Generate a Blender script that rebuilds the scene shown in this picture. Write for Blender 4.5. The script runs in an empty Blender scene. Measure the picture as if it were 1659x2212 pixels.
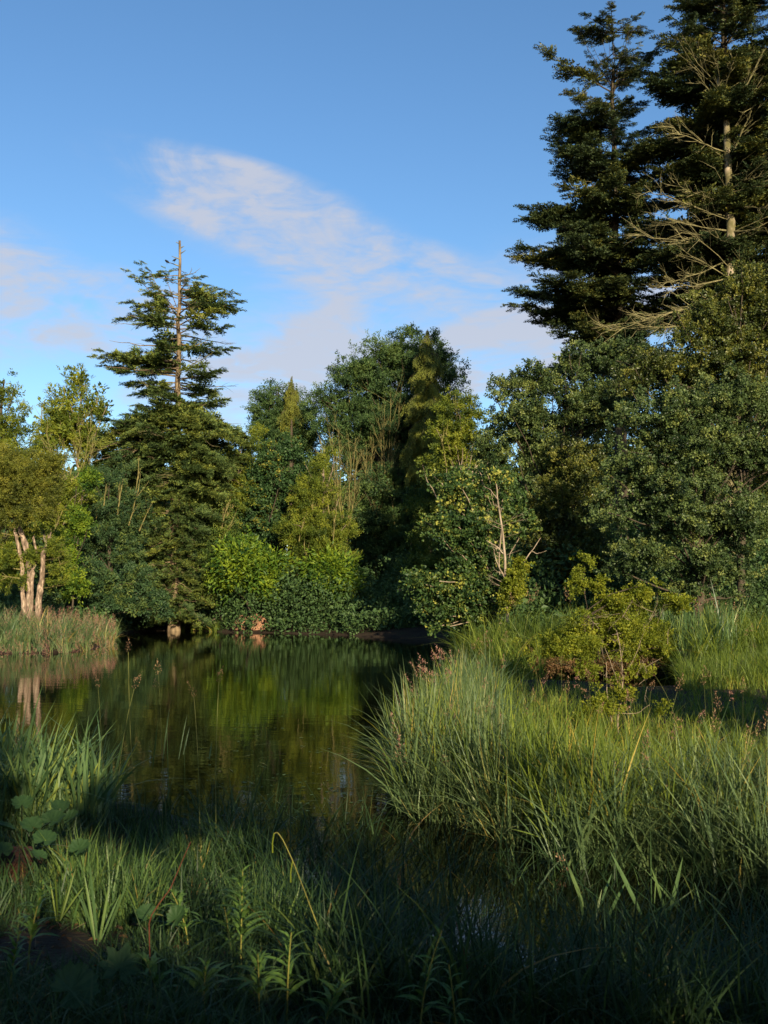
import bpy, math, random
import numpy as np
from mathutils import Vector, Matrix

SC = bpy.context.scene
COL = SC.collection
R = math.radians

# ----------------------------------------------------------------- camera
CAM_Z, PITCH, FPX = 2.6, R(4.63), 2150.0
cam = bpy.data.cameras.new('camera')
cam.lens = 35.0
cam.sensor_width = 36.0
cam.sensor_fit = 'AUTO'
cam.clip_start, cam.clip_end = 0.05, 3000.0
cam.dof.use_dof = True
cam.dof.focus_distance = 22.0
cam.dof.aperture_fstop = 5.0
camo = bpy.data.objects.new('camera', cam)
COL.objects.link(camo)
camo.location = (0, 0, CAM_Z)
camo.rotation_euler = (R(90) + PITCH, 0, 0)
SC.camera = camo

# ----------------------------------------------------------------- light
SUN_EL, SUN_AZ = R(19.5), R(162)          # azimuth clockwise from +Y: the sun is behind the viewer, to the right
sun = bpy.data.lights.new('sun', 'SUN')
sun.energy = 5.0
sun.angle = R(0.53)
sun.color = (1.0, 0.84, 0.57)
suno = bpy.data.objects.new('sun', sun)
COL.objects.link(suno)
sdir = Vector((math.sin(SUN_AZ) * math.cos(SUN_EL), math.cos(SUN_AZ) * math.cos(SUN_EL), math.sin(SUN_EL)))
suno.rotation_euler = sdir.to_track_quat('Z', 'Y').to_euler()
suno.location = (20, -40, 40)
SC.render.engine = 'CYCLES'
SC.cycles.max_bounces = 5
SC.cycles.diffuse_bounces = 1
SC.cycles.glossy_bounces = 3
SC.cycles.transmission_bounces = 2
SC.cycles.caustics_reflective = False
SC.view_settings.view_transform = 'Standard'
SC.view_settings.look = 'None'
SC.view_settings.gamma = 1.0
SC.view_settings.exposure = 1.12
try:
    SC.view_settings.use_curve_mapping = False
except Exception:
    pass


def azel(u, v):
    """direction (azimuth clockwise from +Y, elevation) of a point of the photograph"""
    d = raydir(u, v)
    d = d / np.linalg.norm(d)
    return math.atan2(d[0], d[1]), math.asin(d[2])


def raydir(u, v):
    xc, zc = (u - 829.5) / FPX, -(v - 1106.0) / FPX
    s, c = math.sin(PITCH), math.cos(PITCH)
    return np.array([xc, c - s * zc, s + c * zc])


def P(u, v, y):
    """world point seen at (u, v) that stands y metres away"""
    d = raydir(u, v)
    return d * (y / d[1]) + np.array([0, 0, CAM_Z])


def G(u, v, z=0.0):
    """world point seen at (u, v) at height z"""
    d = raydir(u, v)
    return d * ((z - CAM_Z) / d[2]) + np.array([0, 0, CAM_Z])


world = bpy.data.worlds.new('World')
SC.world = world
world.use_nodes = True


def build_world():
    nt = world.node_tree
    nt.nodes.clear()
    N = nt.nodes.new
    L = nt.links.new

    def math_(op, a, b=None, c=None):
        n = N('ShaderNodeMath')
        n.operation = op
        for i, x in enumerate((a, b, c)):
            if x is None:
                continue
            if isinstance(x, (int, float)):
                n.inputs[i].default_value = x
            else:
                L(x, n.inputs[i])
        return n.outputs[0]
    out = N('ShaderNodeOutputWorld')
    sky = N('ShaderNodeTexSky')
    sky.sky_type = 'NISHITA'
    sky.sun_disc = False
    sky.sun_elevation = SUN_EL
    sky.sun_rotation = SUN_AZ
    sky.air_density = 1.0
    sky.dust_density = 0.5
    sky.ozone_density = 3.0
    bg = N('ShaderNodeBackground')
    bg.inputs['Strength'].default_value = 0.086
    sat = N('ShaderNodeHueSaturation')
    sat.inputs['Saturation'].default_value = 1.12
    sat.inputs['Hue'].default_value = 0.499
    L(sky.outputs[0], sat.inputs['Color'])
    L(sat.outputs[0], bg.inputs['Color'])
    tc = N('ShaderNodeTexCoord')
    sep = N('ShaderNodeSeparateXYZ')
    L(tc.outputs['Generated'], sep.inputs[0])
    x, y, z = sep.outputs
    az = math_('ARCTAN2', x, y)
    el = math_('ARCSINE', math_('MAXIMUM', math_('MINIMUM', z, 1.0), -1.0))
    comb = N('ShaderNodeCombineXYZ')
    L(az, comb.inputs[0])
    L(el, comb.inputs[1])
    # clouds: thin altocumulus banks (centre, half sizes, tilt) + finely combed noise
    blobs = [(640, 520, 330, 85, -20), (850, 600, 310, 70, -20), (1010, 690, 240, 75, -25), (520, 450, 260, 55, -14),
             (60, 590, 280, 75, -16), (180, 690, 190, 62, 6), (640, 800, 300, 110, -4), (900, 760, 240, 60, -8), (1080, 790, 120, 60, 0),
             (450, 860, 160, 70, 0), (-200, 640, 260, 120, 0), (560, 390, 160, 26, -12), (1400, 640, 300, 90, -10), (1750, 420, 250, 70, -20)]
    cov = None
    for (u, v, ru, rv, tilt) in blobs:
        a, e = azel(u, v)
        m = N('ShaderNodeMapping')
        m.vector_type = 'TEXTURE'
        m.inputs['Location'].default_value = (a, e, 0)
        m.inputs['Rotation'].default_value = (0, 0, R(tilt))
        m.inputs['Scale'].default_value = (1.15 * ru / FPX, 1.2 * rv / FPX, 1)
        L(comb.outputs[0], m.inputs[0])
        ln = N('ShaderNodeVectorMath')
        ln.operation = 'LENGTH'
        L(m.outputs[0], ln.inputs[0])
        f = math_('MAXIMUM', math_('SUBTRACT', 1.45, ln.outputs['Value']), 0.0)
        cov = f if cov is None else math_('ADD', cov, f)
    cov = math_('MINIMUM', math_('MULTIPLY', cov, 0.9), 1.3)

    def noise(scale, sx, sy, rot, detail, rough=0.55, warp=0.0):
        m = N('ShaderNodeMapping')
        m.inputs['Rotation'].default_value = (0, 0, R(rot))
        m.inputs['Scale'].default_value = (sx, sy, 1)
        L(comb.outputs[0], m.inputs[0])
        n = N('ShaderNodeTexNoise')
        n.inputs['Scale'].default_value = scale
        n.inputs['Detail'].default_value = detail
        n.inputs['Roughness'].default_value = rough
        n.inputs['Distortion'].default_value = warp
        L(m.outputs[0], n.inputs['Vector'])
        return n.outputs[0]
    n1 = noise(6.0, 1.0, 2.6, 20, 7, 0.58, 0.6)
    n2 = noise(26.0, 1.0, 3.4, 16, 5, 0.55, 0.9)
    n3 = noise(2.2, 1.0, 2.5, 0, 4)
    # elsewhere in the sky a few more thin banks drift
    away = math_('MULTIPLY', math_('MAXIMUM', math_('SUBTRACT', math_('ABSOLUTE', az), 0.55), 0.0), 3.0)
    away = math_('MINIMUM', away, 1.0)
    gen = math_('MULTIPLY', math_('MULTIPLY', away, math_('MAXIMUM', math_('SUBTRACT', n3, 0.5), 0.0)), 3.0)
    gen = math_('MULTIPLY', gen, math_('MAXIMUM', math_('SUBTRACT', 1.0, math_('MULTIPLY', math_('ABSOLUTE', el), 1.4)), 0.0))
    tot = math_('ADD', cov, gen)
    n1 = math_('MAXIMUM', math_('ADD', 0.62, math_('MULTIPLY', math_('SUBTRACT', n1, 0.5), 3.0)), 0.0)
    n2 = math_('MAXIMUM', math_('ADD', 1.0, math_('MULTIPLY', math_('SUBTRACT', n2, 0.5), 2.2)), 0.0)
    dens = math_('MULTIPLY', math_('MULTIPLY', tot, n1), math_('ADD', 0.35, math_('MULTIPLY', n2, 0.65)))
    mr = N('ShaderNodeMapRange')
    mr.interpolation_type = 'SMOOTHSTEP'
    mr.inputs['From Min'].default_value = 0.03
    mr.inputs['From Max'].default_value = 1.2
    mr.inputs['To Min'].default_value = 0.0
    mr.inputs['To Max'].default_value = 0.86
    L(dens, mr.inputs['Value'])
    fac = math_('MULTIPLY', mr.outputs[0], math_('MINIMUM', math_('MULTIPLY', tot, 3.0), 1.0))
    cl = N('ShaderNodeBackground')
    cl.inputs['Color'].default_value = (0.80, 0.83, 0.95, 1)
    cl.inputs['Strength'].default_value = 0.34
    mix = N('ShaderNodeMixShader')
    L(fac, mix.inputs[0])
    L(bg.outputs[0], mix.inputs[1])
    L(cl.outputs[0], mix.inputs[2])
    L(mix.outputs[0], out.inputs['Surface'])


build_world()

# ----------------------------------------------------------------- materials
def principled(name):
    m = bpy.data.materials.new(name)
    m.use_nodes = True
    nt = m.node_tree
    return m, nt, nt.nodes['Principled BSDF'], nt.nodes['Material Output']


def leaf_mat(name, stops, trans=0.35, rough=0.55, spec=0.22, tcol=None):
    """foliage: per-leaf tint attribute -> ramp; a thin translucent sheet with a waxy face"""
    m, nt, b, out = principled(name)
    at = nt.nodes.new('ShaderNodeAttribute')
    at.attribute_name = 'tint'
    rp = nt.nodes.new('ShaderNodeValToRGB')
    el = rp.color_ramp.elements
    for i, (p, c) in enumerate(stops):
        e = el[i] if i < 2 else el.new(p)
        e.position = p
        e.color = (*c, 1)
    ai = nt.nodes.new('ShaderNodeAttribute')
    ai.attribute_type = 'INSTANCER'
    ai.attribute_name = 'shift'
    ad = nt.nodes.new('ShaderNodeMath')
    nt.links.new(at.outputs['Fac'], ad.inputs[0])
    nt.links.new(ai.outputs['Fac'], ad.inputs[1])
    nt.links.new(ad.outputs[0], rp.inputs[0])
    nt.links.new(rp.outputs[0], b.inputs['Base Color'])
    b.inputs['Roughness'].default_value = rough
    b.inputs['Specular IOR Level'].default_value = spec
    tr = nt.nodes.new('ShaderNodeBsdfTranslucent')
    hsv = nt.nodes.new('ShaderNodeHueSaturation')
    hsv.inputs['Hue'].default_value = 0.485
    hsv.inputs['Saturation'].default_value = 1.12
    hsv.inputs['Value'].default_value = 1.5
    nt.links.new(rp.outputs[0], hsv.inputs['Color'])
    nt.links.new(hsv.outputs[0], tr.inputs['Color'])
    mx = nt.nodes.new('ShaderNodeMixShader')
    mx.inputs[0].default_value = trans
    nt.links.new(b.outputs[0], mx.inputs[1])
    nt.links.new(tr.outputs[0], mx.inputs[2])
    nt.links.new(mx.outputs[0], out.inputs['Surface'])
    return m


def bark_mat(name, c1, c2, c3=None, scale=6.0, stretch=0.25, bump=0.5):
    m, nt, b, out = principled(name)
    tc = nt.nodes.new('ShaderNodeTexCoord')
    mp = nt.nodes.new('ShaderNodeMapping')
    mp.inputs['Scale'].default_value = (1, 1, stretch)
    nt.links.new(tc.outputs['Object'], mp.inputs[0])
    n = nt.nodes.new('ShaderNodeTexNoise')
    n.inputs['Scale'].default_value = scale
    n.inputs['Detail'].default_value = 8
    n.inputs['Roughness'].default_value = 0.65
    nt.links.new(mp.outputs[0], n.inputs['Vector'])
    rp = nt.nodes.new('ShaderNodeValToRGB')
    rp.color_ramp.elements[0].position = 0.32
    rp.color_ramp.elements[1].position = 0.66
    rp.color_ramp.elements[0].color = (*c1, 1)
    rp.color_ramp.elements[1].color = (*c2, 1)
    if c3:
        e = rp.color_ramp.elements.new(0.5)
        e.color = (*c3, 1)
    nt.links.new(n.outputs[0], rp.inputs[0])
    nt.links.new(rp.outputs[0], b.inputs['Base Color'])
    b.inputs['Roughness'].default_value = 0.9
    b.inputs['Specular IOR Level'].default_value = 0.15
    bp = nt.nodes.new('ShaderNodeBump')
    bp.inputs['Strength'].default_value = bump
    bp.inputs['Distance'].default_value = 0.05
    nt.links.new(n.outputs[0], bp.inputs['Height'])
    nt.links.new(bp.outputs[0], b.inputs['Normal'])
    return m


M = {}
M['ash'] = leaf_mat('ash_leaf', [(0, (.022, .046, .017)), (.55, (.046, .088, .027)), (1, (.088, .13, .032))], .25)
M['blue_ash'] = leaf_mat('dark_ash_leaf', [(0, (.016, .038, .015)), (.6, (.036, .072, .025)), (1, (.095, .125, .026))], .2)
M['yellowgreen'] = leaf_mat('yellow_green_leaf', [(0, (.036, .060, .010)), (.5, (.100, .135, .016)), (1, (.20, .22, .024))], .35)
M['willow'] = leaf_mat('willow_leaf', [(0, (.036, .048, .010)), (.5, (.095, .110, .015)), (1, (.18, .175, .024))], .3)
M['midgreen'] = leaf_mat('mid_green_leaf', [(0, (.020, .044, .011)), (.5, (.056, .095, .017)), (1, (.13, .16, .024))], .25)
M['sycamore'] = leaf_mat('sycamore_leaf', [(0, (.016, .042, .014)), (.8, (.036, .074, .020)), (.97, (.06, .095, .02)), (1, (.16, .15, .02))], .2)
M['chestnut'] = leaf_mat('chestnut_leaf', [(0, (.022, .060, .014)), (.45, (.075, .140, .016)), (1, (.20, .26, .022))], .4, .5)
M['alder'] = leaf_mat('alder_leaf', [(0, (.014, .030, .009)), (.5, (.044, .072, .021)), (.85, (.088, .122, .033)), (1, (.13, .155, .038))], .18, .5, .28)
M['olive_alder'] = leaf_mat('olive_alder_leaf', [(0, (.020, .032, .008)), (.5, (.060, .080, .016)), (1, (.15, .15, .026))], .25, .45, .35)
M['maple'] = leaf_mat('maple_leaf', [(0, (.018, .043, .014)), (.6, (.044, .082, .020)), (.92, (.10, .135, .026)), (1, (.26, .26, .05))], .28, .5)
M['hawthorn'] = leaf_mat('hawthorn_leaf', [(0, (.06, .08, .010)), (.5, (.15, .185, .018)), (1, (.26, .27, .03))], .48)
M['fir'] = leaf_mat('fir_needle', [(0, (.016, .030, .014)), (.5, (.040, .060, .021)), (.85, (.095, .10, .020)), (1, (.15, .135, .025))], .08, .6, .2)
M['cedar'] = leaf_mat('cedar_needle', [(0, (.022, .044, .016)), (.5, (.072, .108, .028)), (1, (.19, .21, .036))], .15, .6, .2)
M['cypress'] = leaf_mat('cypress_spray', [(0, (.045, .06, .012)), (.5, (.095, .11, .016)), (1, (.16, .16, .02))], .15, .6, .2)
M['grass_blue'] = leaf_mat('blue_green_grass', [(0, (.026, .050, .020)), (.5, (.074, .118, .046)), (.85, (.13, .175, .064)), (1, (.25, .20, .05))], .3, .45, .3)
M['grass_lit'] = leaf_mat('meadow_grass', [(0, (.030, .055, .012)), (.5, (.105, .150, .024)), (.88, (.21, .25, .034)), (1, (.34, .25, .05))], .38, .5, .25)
M['grass_dark'] = leaf_mat('bank_grass', [(0, (.010, .024, .008)), (.5, (.024, .050, .016)), (.85, (.050, .085, .022)), (.95, (.10, .11, .026)), (1, (.22, .14, .04))], .3, .5, .2)  # tone lowered: part of the near bank's shade is put into the colour
M['grass_mid'] = leaf_mat('sun_toned_blade', [(0, (.024, .055, .018)), (.5, (.058, .108, .030)), (.9, (.11, .16, .036)), (1, (.2, .17, .04))], .32, .45, .3)  # near-bank grass with sunlight put into its tone; floating leaves share it
M['reed'] = leaf_mat('reed_blade', [(0, (.035, .075, .030)), (.6, (.080, .135, .045)), (1, (.19, .22, .04))], .3, .45, .3)
M['panicle'] = leaf_mat('grass_panicle', [(0, (.16, .085, .055)), (.5, (.26, .15, .09)), (1, (.36, .26, .13))], .3, .7, .15)
M['pink_panicle'] = leaf_mat('pink_grass_panicle', [(0, (.19, .085, .065)), (.5, (.31, .16, .12)), (1, (.40, .26, .17))], .3, .7, .15)
M['stalk'] = leaf_mat('grass_stalk', [(0, (.07, .09, .025)), (1, (.15, .15, .045))], .1, .5, .2)
M['butterbur'] = leaf_mat('butterbur_leaf', [(0, (.014, .036, .012)), (1, (.034, .070, .020))], .25, .55, .2)
M['herb'] = leaf_mat('willowherb_leaf', [(0, (.030, .070, .016)), (.6, (.075, .135, .030)), (1, (.14, .19, .034))], .32, .5, .2)
M['herb_stem'] = leaf_mat('willowherb_stem', [(0, (.12, .13, .025)), (1, (.19, .16, .04))], .1, .5, .2)
M['red_stem'] = leaf_mat('red_stem', [(0, (.085, .022, .012)), (1, (.12, .035, .02))], .1, .5, .2)
M['dead_leaf'] = leaf_mat('dead_leaf', [(0, (.22, .06, .015)), (1, (.32, .13, .03))], .2, .7, .2)
M['scrap'] = leaf_mat('leaf_scrap', [(0, (.03, .016, .008)), (.5, (.07, .035, .014)), (1, (.16, .08, .03))], .1, .8, .2)
M['bramble'] = leaf_mat('rusty_bramble', [(0, (.05, .05, .015)), (.5, (.085, .05, .02)), (1, (.13, .07, .03))], .25, .6, .2)
M['bark_dark'] = bark_mat('dark_bark', (.030, .024, .017), (.075, .058, .040))
M['bark_pale'] = bark_mat('pale_bark', (.11, .085, .06), (.34, .27, .20), (.20, .155, .11), 5, .3)
M['bark_cedar'] = bark_mat('weathered_conifer_bark', (.055, .042, .026), (.24, .175, .105), (.13, .095, .06), 4, .3)
M['bark_pink'] = bark_mat('pinkish_bark', (.055, .042, .03), (.40, .30, .22), (.17, .12, .085), 9, .3, 1.0)
M['bark_moss'] = bark_mat('mossy_bark', (.045, .045, .012), (.30, .24, .18), (.11, .095, .045), 2.2, .45)
M['twig'] = bark_mat('bare_twig', (.06, .055, .02), (.19, .16, .06), None, 8, .5)
M['twig_grey'] = bark_mat('lichened_twig', (.045, .042, .018), (.20, .175, .085), None, 3, .5)
M['crow'] = bark_mat('black_plumage', (.008, .008, .010), (.016, .016, .02), None, 30, 1, .1)


def ground_mat():
    m, nt, b, out = principled('bank_soil')
    tc = nt.nodes.new('ShaderNodeTexCoord')
    n = nt.nodes.new('ShaderNodeTexNoise')
    n.inputs['Scale'].default_value = 1.3
    n.inputs['Detail'].default_value = 10
    n.inputs['Roughness'].default_value = .7
    nt.links.new(tc.outputs['Object'], n.inputs['Vector'])
    rp = nt.nodes.new('ShaderNodeValToRGB')
    e = rp.color_ramp.elements
    e[0].position, e[0].color = .35, (.012, .008, .005, 1)
    e[1].position, e[1].color = .68, (.020, .022, .008, 1)
    k = e.new(.52)
    k.color = (.028, .017, .010, 1)
    nt.links.new(n.outputs[0], rp.inputs[0])
    nt.links.new(rp.outputs[0], b.inputs['Base Color'])
    n2 = nt.nodes.new('ShaderNodeTexNoise')
    n2.inputs['Scale'].default_value = 18
    n2.inputs['Detail'].default_value = 6
    nt.links.new(tc.outputs['Object'], n2.inputs['Vector'])
    bp = nt.nodes.new('ShaderNodeBump')
    bp.inputs['Strength'].default_value = .8
    bp.inputs['Distance'].default_value = .06
    nt.links.new(n2.outputs[0], bp.inputs['Height'])
    nt.links.new(bp.outputs[0], b.inputs['Normal'])
    b.inputs['Roughness'].default_value = .92
    b.inputs['Specular IOR Level'].default_value = .2
    return m


def water_mat():
    m, nt, b, out = principled('pond_water')
    b.inputs['Base Color'].default_value = (.0022, .0025, .001, 1)
    b.inputs['Roughness'].default_value = .012
    b.inputs['IOR'].default_value = 1.333
    tc = nt.nodes.new('ShaderNodeTexCoord')
    hs = []
    for sc, sx, sy, amp, det in ((1.0, .35, 1.0, 1.0, 3), (6.0, .5, 1.0, .13, 2), (.22, 1, 1, 1.6, 1)):
        mp = nt.nodes.new('ShaderNodeMapping')
        mp.inputs['Scale'].default_value = (sx, sy, 1)
        mp.inputs['Rotation'].default_value = (0, 0, R(8 * sc))
        nt.links.new(tc.outputs['Object'], mp.inputs[0])
        n = nt.nodes.new('ShaderNodeTexNoise')
        n.inputs['Scale'].default_value = sc * 2.6
        n.inputs['Detail'].default_value = det
        n.inputs['Roughness'].default_value = .5
        nt.links.new(mp.outputs[0], n.inputs['Vector'])
        k = nt.nodes.new('ShaderNodeMath')
        k.operation = 'MULTIPLY'
        k.inputs[1].default_value = amp
        nt.links.new(n.outputs[0], k.inputs[0])
        hs.append(k.outputs[0])
    a = hs[0]
    for h in hs[1:]:
        s = nt.nodes.new('ShaderNodeMath')
        nt.links.new(a, s.inputs[0])
        nt.links.new(h, s.inputs[1])
        a = s.outputs[0]
    bp = nt.nodes.new('ShaderNodeBump')
    bp.inputs['Strength'].default_value = 1.0
    bp.inputs['Distance'].default_value = .0028
    nt.links.new(a, bp.inputs['Height'])
    nt.links.new(bp.outputs[0], b.inputs['Normal'])
    return m


M['soil'] = ground_mat()
M['water'] = water_mat()
M['red_soil'] = bark_mat('reddish_earth', (.11, .055, .032), (.32, .17, .105), (.21, .11, .065), 2.5, 1, .8)
M['peat'] = bark_mat('red_brown_peat', (.022, .010, .006), (.085, .035, .020), (.045, .020, .012), 14, 1, .9)

# ----------------------------------------------------------------- mesh helpers
TRIS = [0]


def link(name, me, mat=None, parent=None, loc=None):
    o = bpy.data.objects.new(name, me)
    COL.objects.link(o)
    if mat is not None and me is not None and not me.materials:
        me.materials.append(mat)
    if parent is not None:
        o.parent = parent
    if loc is not None:
        o.location = loc
    return o


def tag(o, label=None, cat=None, group=None, kind=None):
    if label:
        o['label'] = label
    if cat:
        o['category'] = cat
    if group:
        o['group'] = group
    if kind:
        o['kind'] = kind
    return o


def empty(name, loc, label, cat, group=None):
    o = bpy.data.objects.new(name, None)
    COL.objects.link(o)
    o.location = loc
    o.empty_display_size = .2
    return tag(o, label, cat, group)


def raw_mesh(name, co, faces_flat, sizes, tint=None, smooth=False):
    me = bpy.data.meshes.new(name)
    nv, nl, nf = len(co), len(faces_flat), len(sizes)
    me.vertices.add(nv)
    me.vertices.foreach_set('co', np.ascontiguousarray(co, np.float32).ravel())
    me.loops.add(nl)
    me.loops.foreach_set('vertex_index', np.ascontiguousarray(faces_flat, np.int32))
    me.polygons.add(nf)
    st = np.zeros(nf, np.int32)
    st[1:] = np.cumsum(sizes)[:-1]
    me.polygons.foreach_set('loop_start', st)
    me.polygons.foreach_set('use_smooth', np.full(nf, smooth, bool))
    me.update(calc_edges=True)
    if tint is not None:
        at = me.attributes.new('tint', 'FLOAT', 'FACE')
        at.data.foreach_set('value', np.ascontiguousarray(np.clip(tint, 0, 1), np.float32))
    TRIS[0] += int(np.sum(np.asarray(sizes) - 2))
    return me


def unit(a):
    return a / np.maximum(np.linalg.norm(a, axis=-1, keepdims=True), 1e-9)


def leaves_arrays(pos, axis, nrm, ln, wd, tint, fold=0.18, wide_at=0.45):
    """rhombic folded leaves: two triangles meeting on the midrib"""
    axis = unit(axis)
    side = unit(np.cross(axis, nrm))
    nr = np.cross(side, axis)
    ln, wd = ln[:, None], wd[:, None]
    mid = pos + axis * ln * wide_at + nr * wd * fold
    v = np.stack([pos, mid + side * wd * .5, pos + axis * ln, mid - side * wd * .5], 1).reshape(-1, 3)
    n = len(pos)
    f = (np.arange(n)[:, None] * 4 + np.array([0, 1, 2, 0, 2, 3])[None]).ravel()
    return v, f, np.full(n * 2, 3), np.repeat(tint, 2)


class Acc:
    """collects pieces of one mesh"""
    def __init__(s):
        s.v, s.f, s.s, s.t, s.n = [], [], [], [], 0

    def add(s, v, f, sizes, t=None):
        s.v.append(v)
        s.f.append(np.asarray(f) + s.n)
        s.s.append(np.asarray(sizes))
        s.t.append(np.full(len(sizes), .5) if t is None else np.asarray(t))
        s.n += len(v)

    def mesh(s, name, smooth=False):
        return raw_mesh(name, np.concatenate(s.v), np.concatenate(s.f), np.concatenate(s.s), np.concatenate(s.t), smooth)

    def tube(s, pts, rad, sides=6, tint=.5):
        pts = np.asarray(pts, float)
        rad = np.broadcast_to(np.asarray(rad, float), (len(pts),))
        d = np.gradient(pts, axis=0)
        d = unit(d)
        ref = np.array([0.31, 0.17, 0.93]) if abs(d[0][2]) < .9 else np.array([0.9, 0.3, 0.1])
        a = unit(np.cross(d, ref))
        b = np.cross(d, a)
        th = np.linspace(0, 2 * math.pi, sides, endpoint=False)
        ring = a[:, None] * np.cos(th)[None, :, None] + b[:, None] * np.sin(th)[None, :, None]
        v = (pts[:, None] + ring * rad[:, None, None]).reshape(-1, 3)
        k = len(pts)
        i = np.arange(k - 1)[:, None] * sides
        j = np.arange(sides)[None]
        jn = (j + 1) % sides
        f = np.stack([i + j, i + jn, i + sides + jn, i + sides + j], -1).reshape(-1)
        s.add(v, f, np.full((k - 1) * sides, 4), np.full((k - 1) * sides, tint))


GN = {}


def scatter_group(protos):
    key = tuple(p.name for p in protos)
    if key in GN:
        return GN[key]
    g = bpy.data.node_groups.new('scatter_' + protos[0].data.name, 'GeometryNodeTree')
    g.interface.new_socket('Geometry', in_out='INPUT', socket_type='NodeSocketGeometry')
    g.interface.new_socket('Geometry', in_out='OUTPUT', socket_type='NodeSocketGeometry')
    N, L = g.nodes.new, g.links.new
    gi, go = N('NodeGroupInput'), N('NodeGroupOutput')
    jn = N('GeometryNodeJoinGeometry')
    for p in protos:
        oi = N('GeometryNodeObjectInfo')
        oi.inputs['Object'].default_value = p
        oi.inputs['As Instance'].default_value = False
        ti = N('GeometryNodeGeometryToInstance')
        L(oi.outputs['Geometry'], ti.inputs[0])
        L(ti.outputs[0], jn.inputs[0])

    def named(nm, ty):
        n = N('GeometryNodeInputNamedAttribute')
        n.data_type = ty
        n.inputs['Name'].default_value = nm
        return n.outputs['Attribute']
    er = N('FunctionNodeEulerToRotation')
    L(named('rot', 'FLOAT_VECTOR'), er.inputs[0])
    ip = N('GeometryNodeInstanceOnPoints')
    L(gi.outputs[0], ip.inputs['Points'])
    L(jn.outputs[0], ip.inputs['Instance'])
    ip.inputs['Pick Instance'].default_value = True
    L(er.outputs[0], ip.inputs['Rotation'])
    L(named('size', 'FLOAT_VECTOR'), ip.inputs['Scale'])
    L(ip.outputs[0], go.inputs[0])
    GN[key] = g
    return g


PROTO_N = [0]


def proto(me, mat):
    """a twig, spray or tuft that is scattered many times (never stands in the scene itself)"""
    PROTO_N[0] += 1
    o = bpy.data.objects.new('sprig_%d' % PROTO_N[0], me)
    me.materials.append(mat)
    return o


def scatter(name, pts, ax, up, size, tint, protos, parent=None, mesh_name=None):
    """one object whose points carry sprigs: each turned so that its x axis follows ax"""
    n = len(pts)
    ax = unit(ax)
    y = unit(np.cross(up, ax))
    z = np.cross(ax, y)
    rot = np.stack([np.arctan2(y[:, 2], z[:, 2]), -np.arcsin(np.clip(ax[:, 2], -1, 1)), np.arctan2(ax[:, 1], ax[:, 0])], 1)
    me = bpy.data.meshes.new(mesh_name or name)
    me.vertices.add(n)
    me.vertices.foreach_set('co', np.ascontiguousarray(pts, np.float32).ravel())
    a = me.attributes.new('rot', 'FLOAT_VECTOR', 'POINT')
    a.data.foreach_set('vector', np.ascontiguousarray(rot, np.float32).ravel())
    a = me.attributes.new('size', 'FLOAT_VECTOR', 'POINT')
    size = np.asarray(size, float)
    if size.ndim == 1:
        size = np.repeat(size[:, None], 3, 1)
    a.data.foreach_set('vector', np.ascontiguousarray(size, np.float32).ravel())
    a = me.attributes.new('shift', 'FLOAT', 'POINT')
    a.data.foreach_set('value', np.ascontiguousarray(tint, np.float32))
    o = link(name, me, None, parent)
    m = o.modifiers.new('scatter', 'NODES')
    m.node_group = scatter_group(protos)
    o['kind'] = 'stuff'
    INST[0] += n
    return o


INST = [0]


def wobble(rng, a, b, n, amp):
    t = np.linspace(0, 1, n)[:, None]
    p = a + (b - a) * t
    w = rng.normal(0, amp, (n, 3)) * np.sin(t * math.pi)
    return p + w


# ----------------------------------------------------------------- terrain
pond_px = [(-900, 1408), (-300, 1412), (0, 1412), (150, 1410), (232, 1398), (252, 1372), (330, 1362), (440, 1363), (500, 1368), (580, 1368), (700, 1371),
           (800, 1376), (880, 1380), (950, 1388), (985, 1400), (1000, 1425), (1020, 1450), (1110, 1462), (1300, 1460), (1470, 1455), (1480, 1478),
           (1400, 1498), (1200, 1488), (1080, 1474), (1010, 1476), (950, 1510), (905, 1570), (862, 1640), (845, 1690), (880, 1745), (990, 1765), (1100, 1790),
           (1190, 1830), (1290, 1850), (1420, 1850), (1560, 1880), (1720, 1900), (1900, 1960), (1820, 2150), (1500, 2230), (1000, 2190), (800, 2080),
           (700, 1980), (610, 1890), (480, 1800), (330, 1745), (150, 1715), (-100, 1705), (-500, 1690), (-1500, 1660)]
POND = np.array([G(u, v)[:2] for u, v in pond_px])


def sdist(x, y, poly=POND):
    """signed distance to a closed outline, negative inside"""
    x, y = np.asarray(x, float), np.asarray(y, float)
    d = np.full(x.shape, 1e9)
    ins = np.zeros(x.shape, bool)
    n = len(poly)
    for i in range(n):
        ax, ay = poly[i]
        bx, by = poly[(i + 1) % n]
        ex, ey = bx - ax, by - ay
        t = np.clip(((x - ax) * ex + (y - ay) * ey) / (ex * ex + ey * ey + 1e-12), 0, 1)
        d = np.minimum(d, np.hypot(x - ax - t * ex, y - ay - t * ey))
        c = ((ay > y) != (by > y)) & (x < ex * (y - ay) / (ey if abs(ey) > 1e-12 else 1e-12) + ax)
        ins ^= c
    return np.where(ins, -d, d)


def hsh(x, y):
    return (np.sin(x * 1.7 + 1.3 * np.sin(y * .9)) + np.sin(y * 2.3 + x * .6) + .5 * np.sin(x * 5.1 + y * 4.3)) / 2.5


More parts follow.
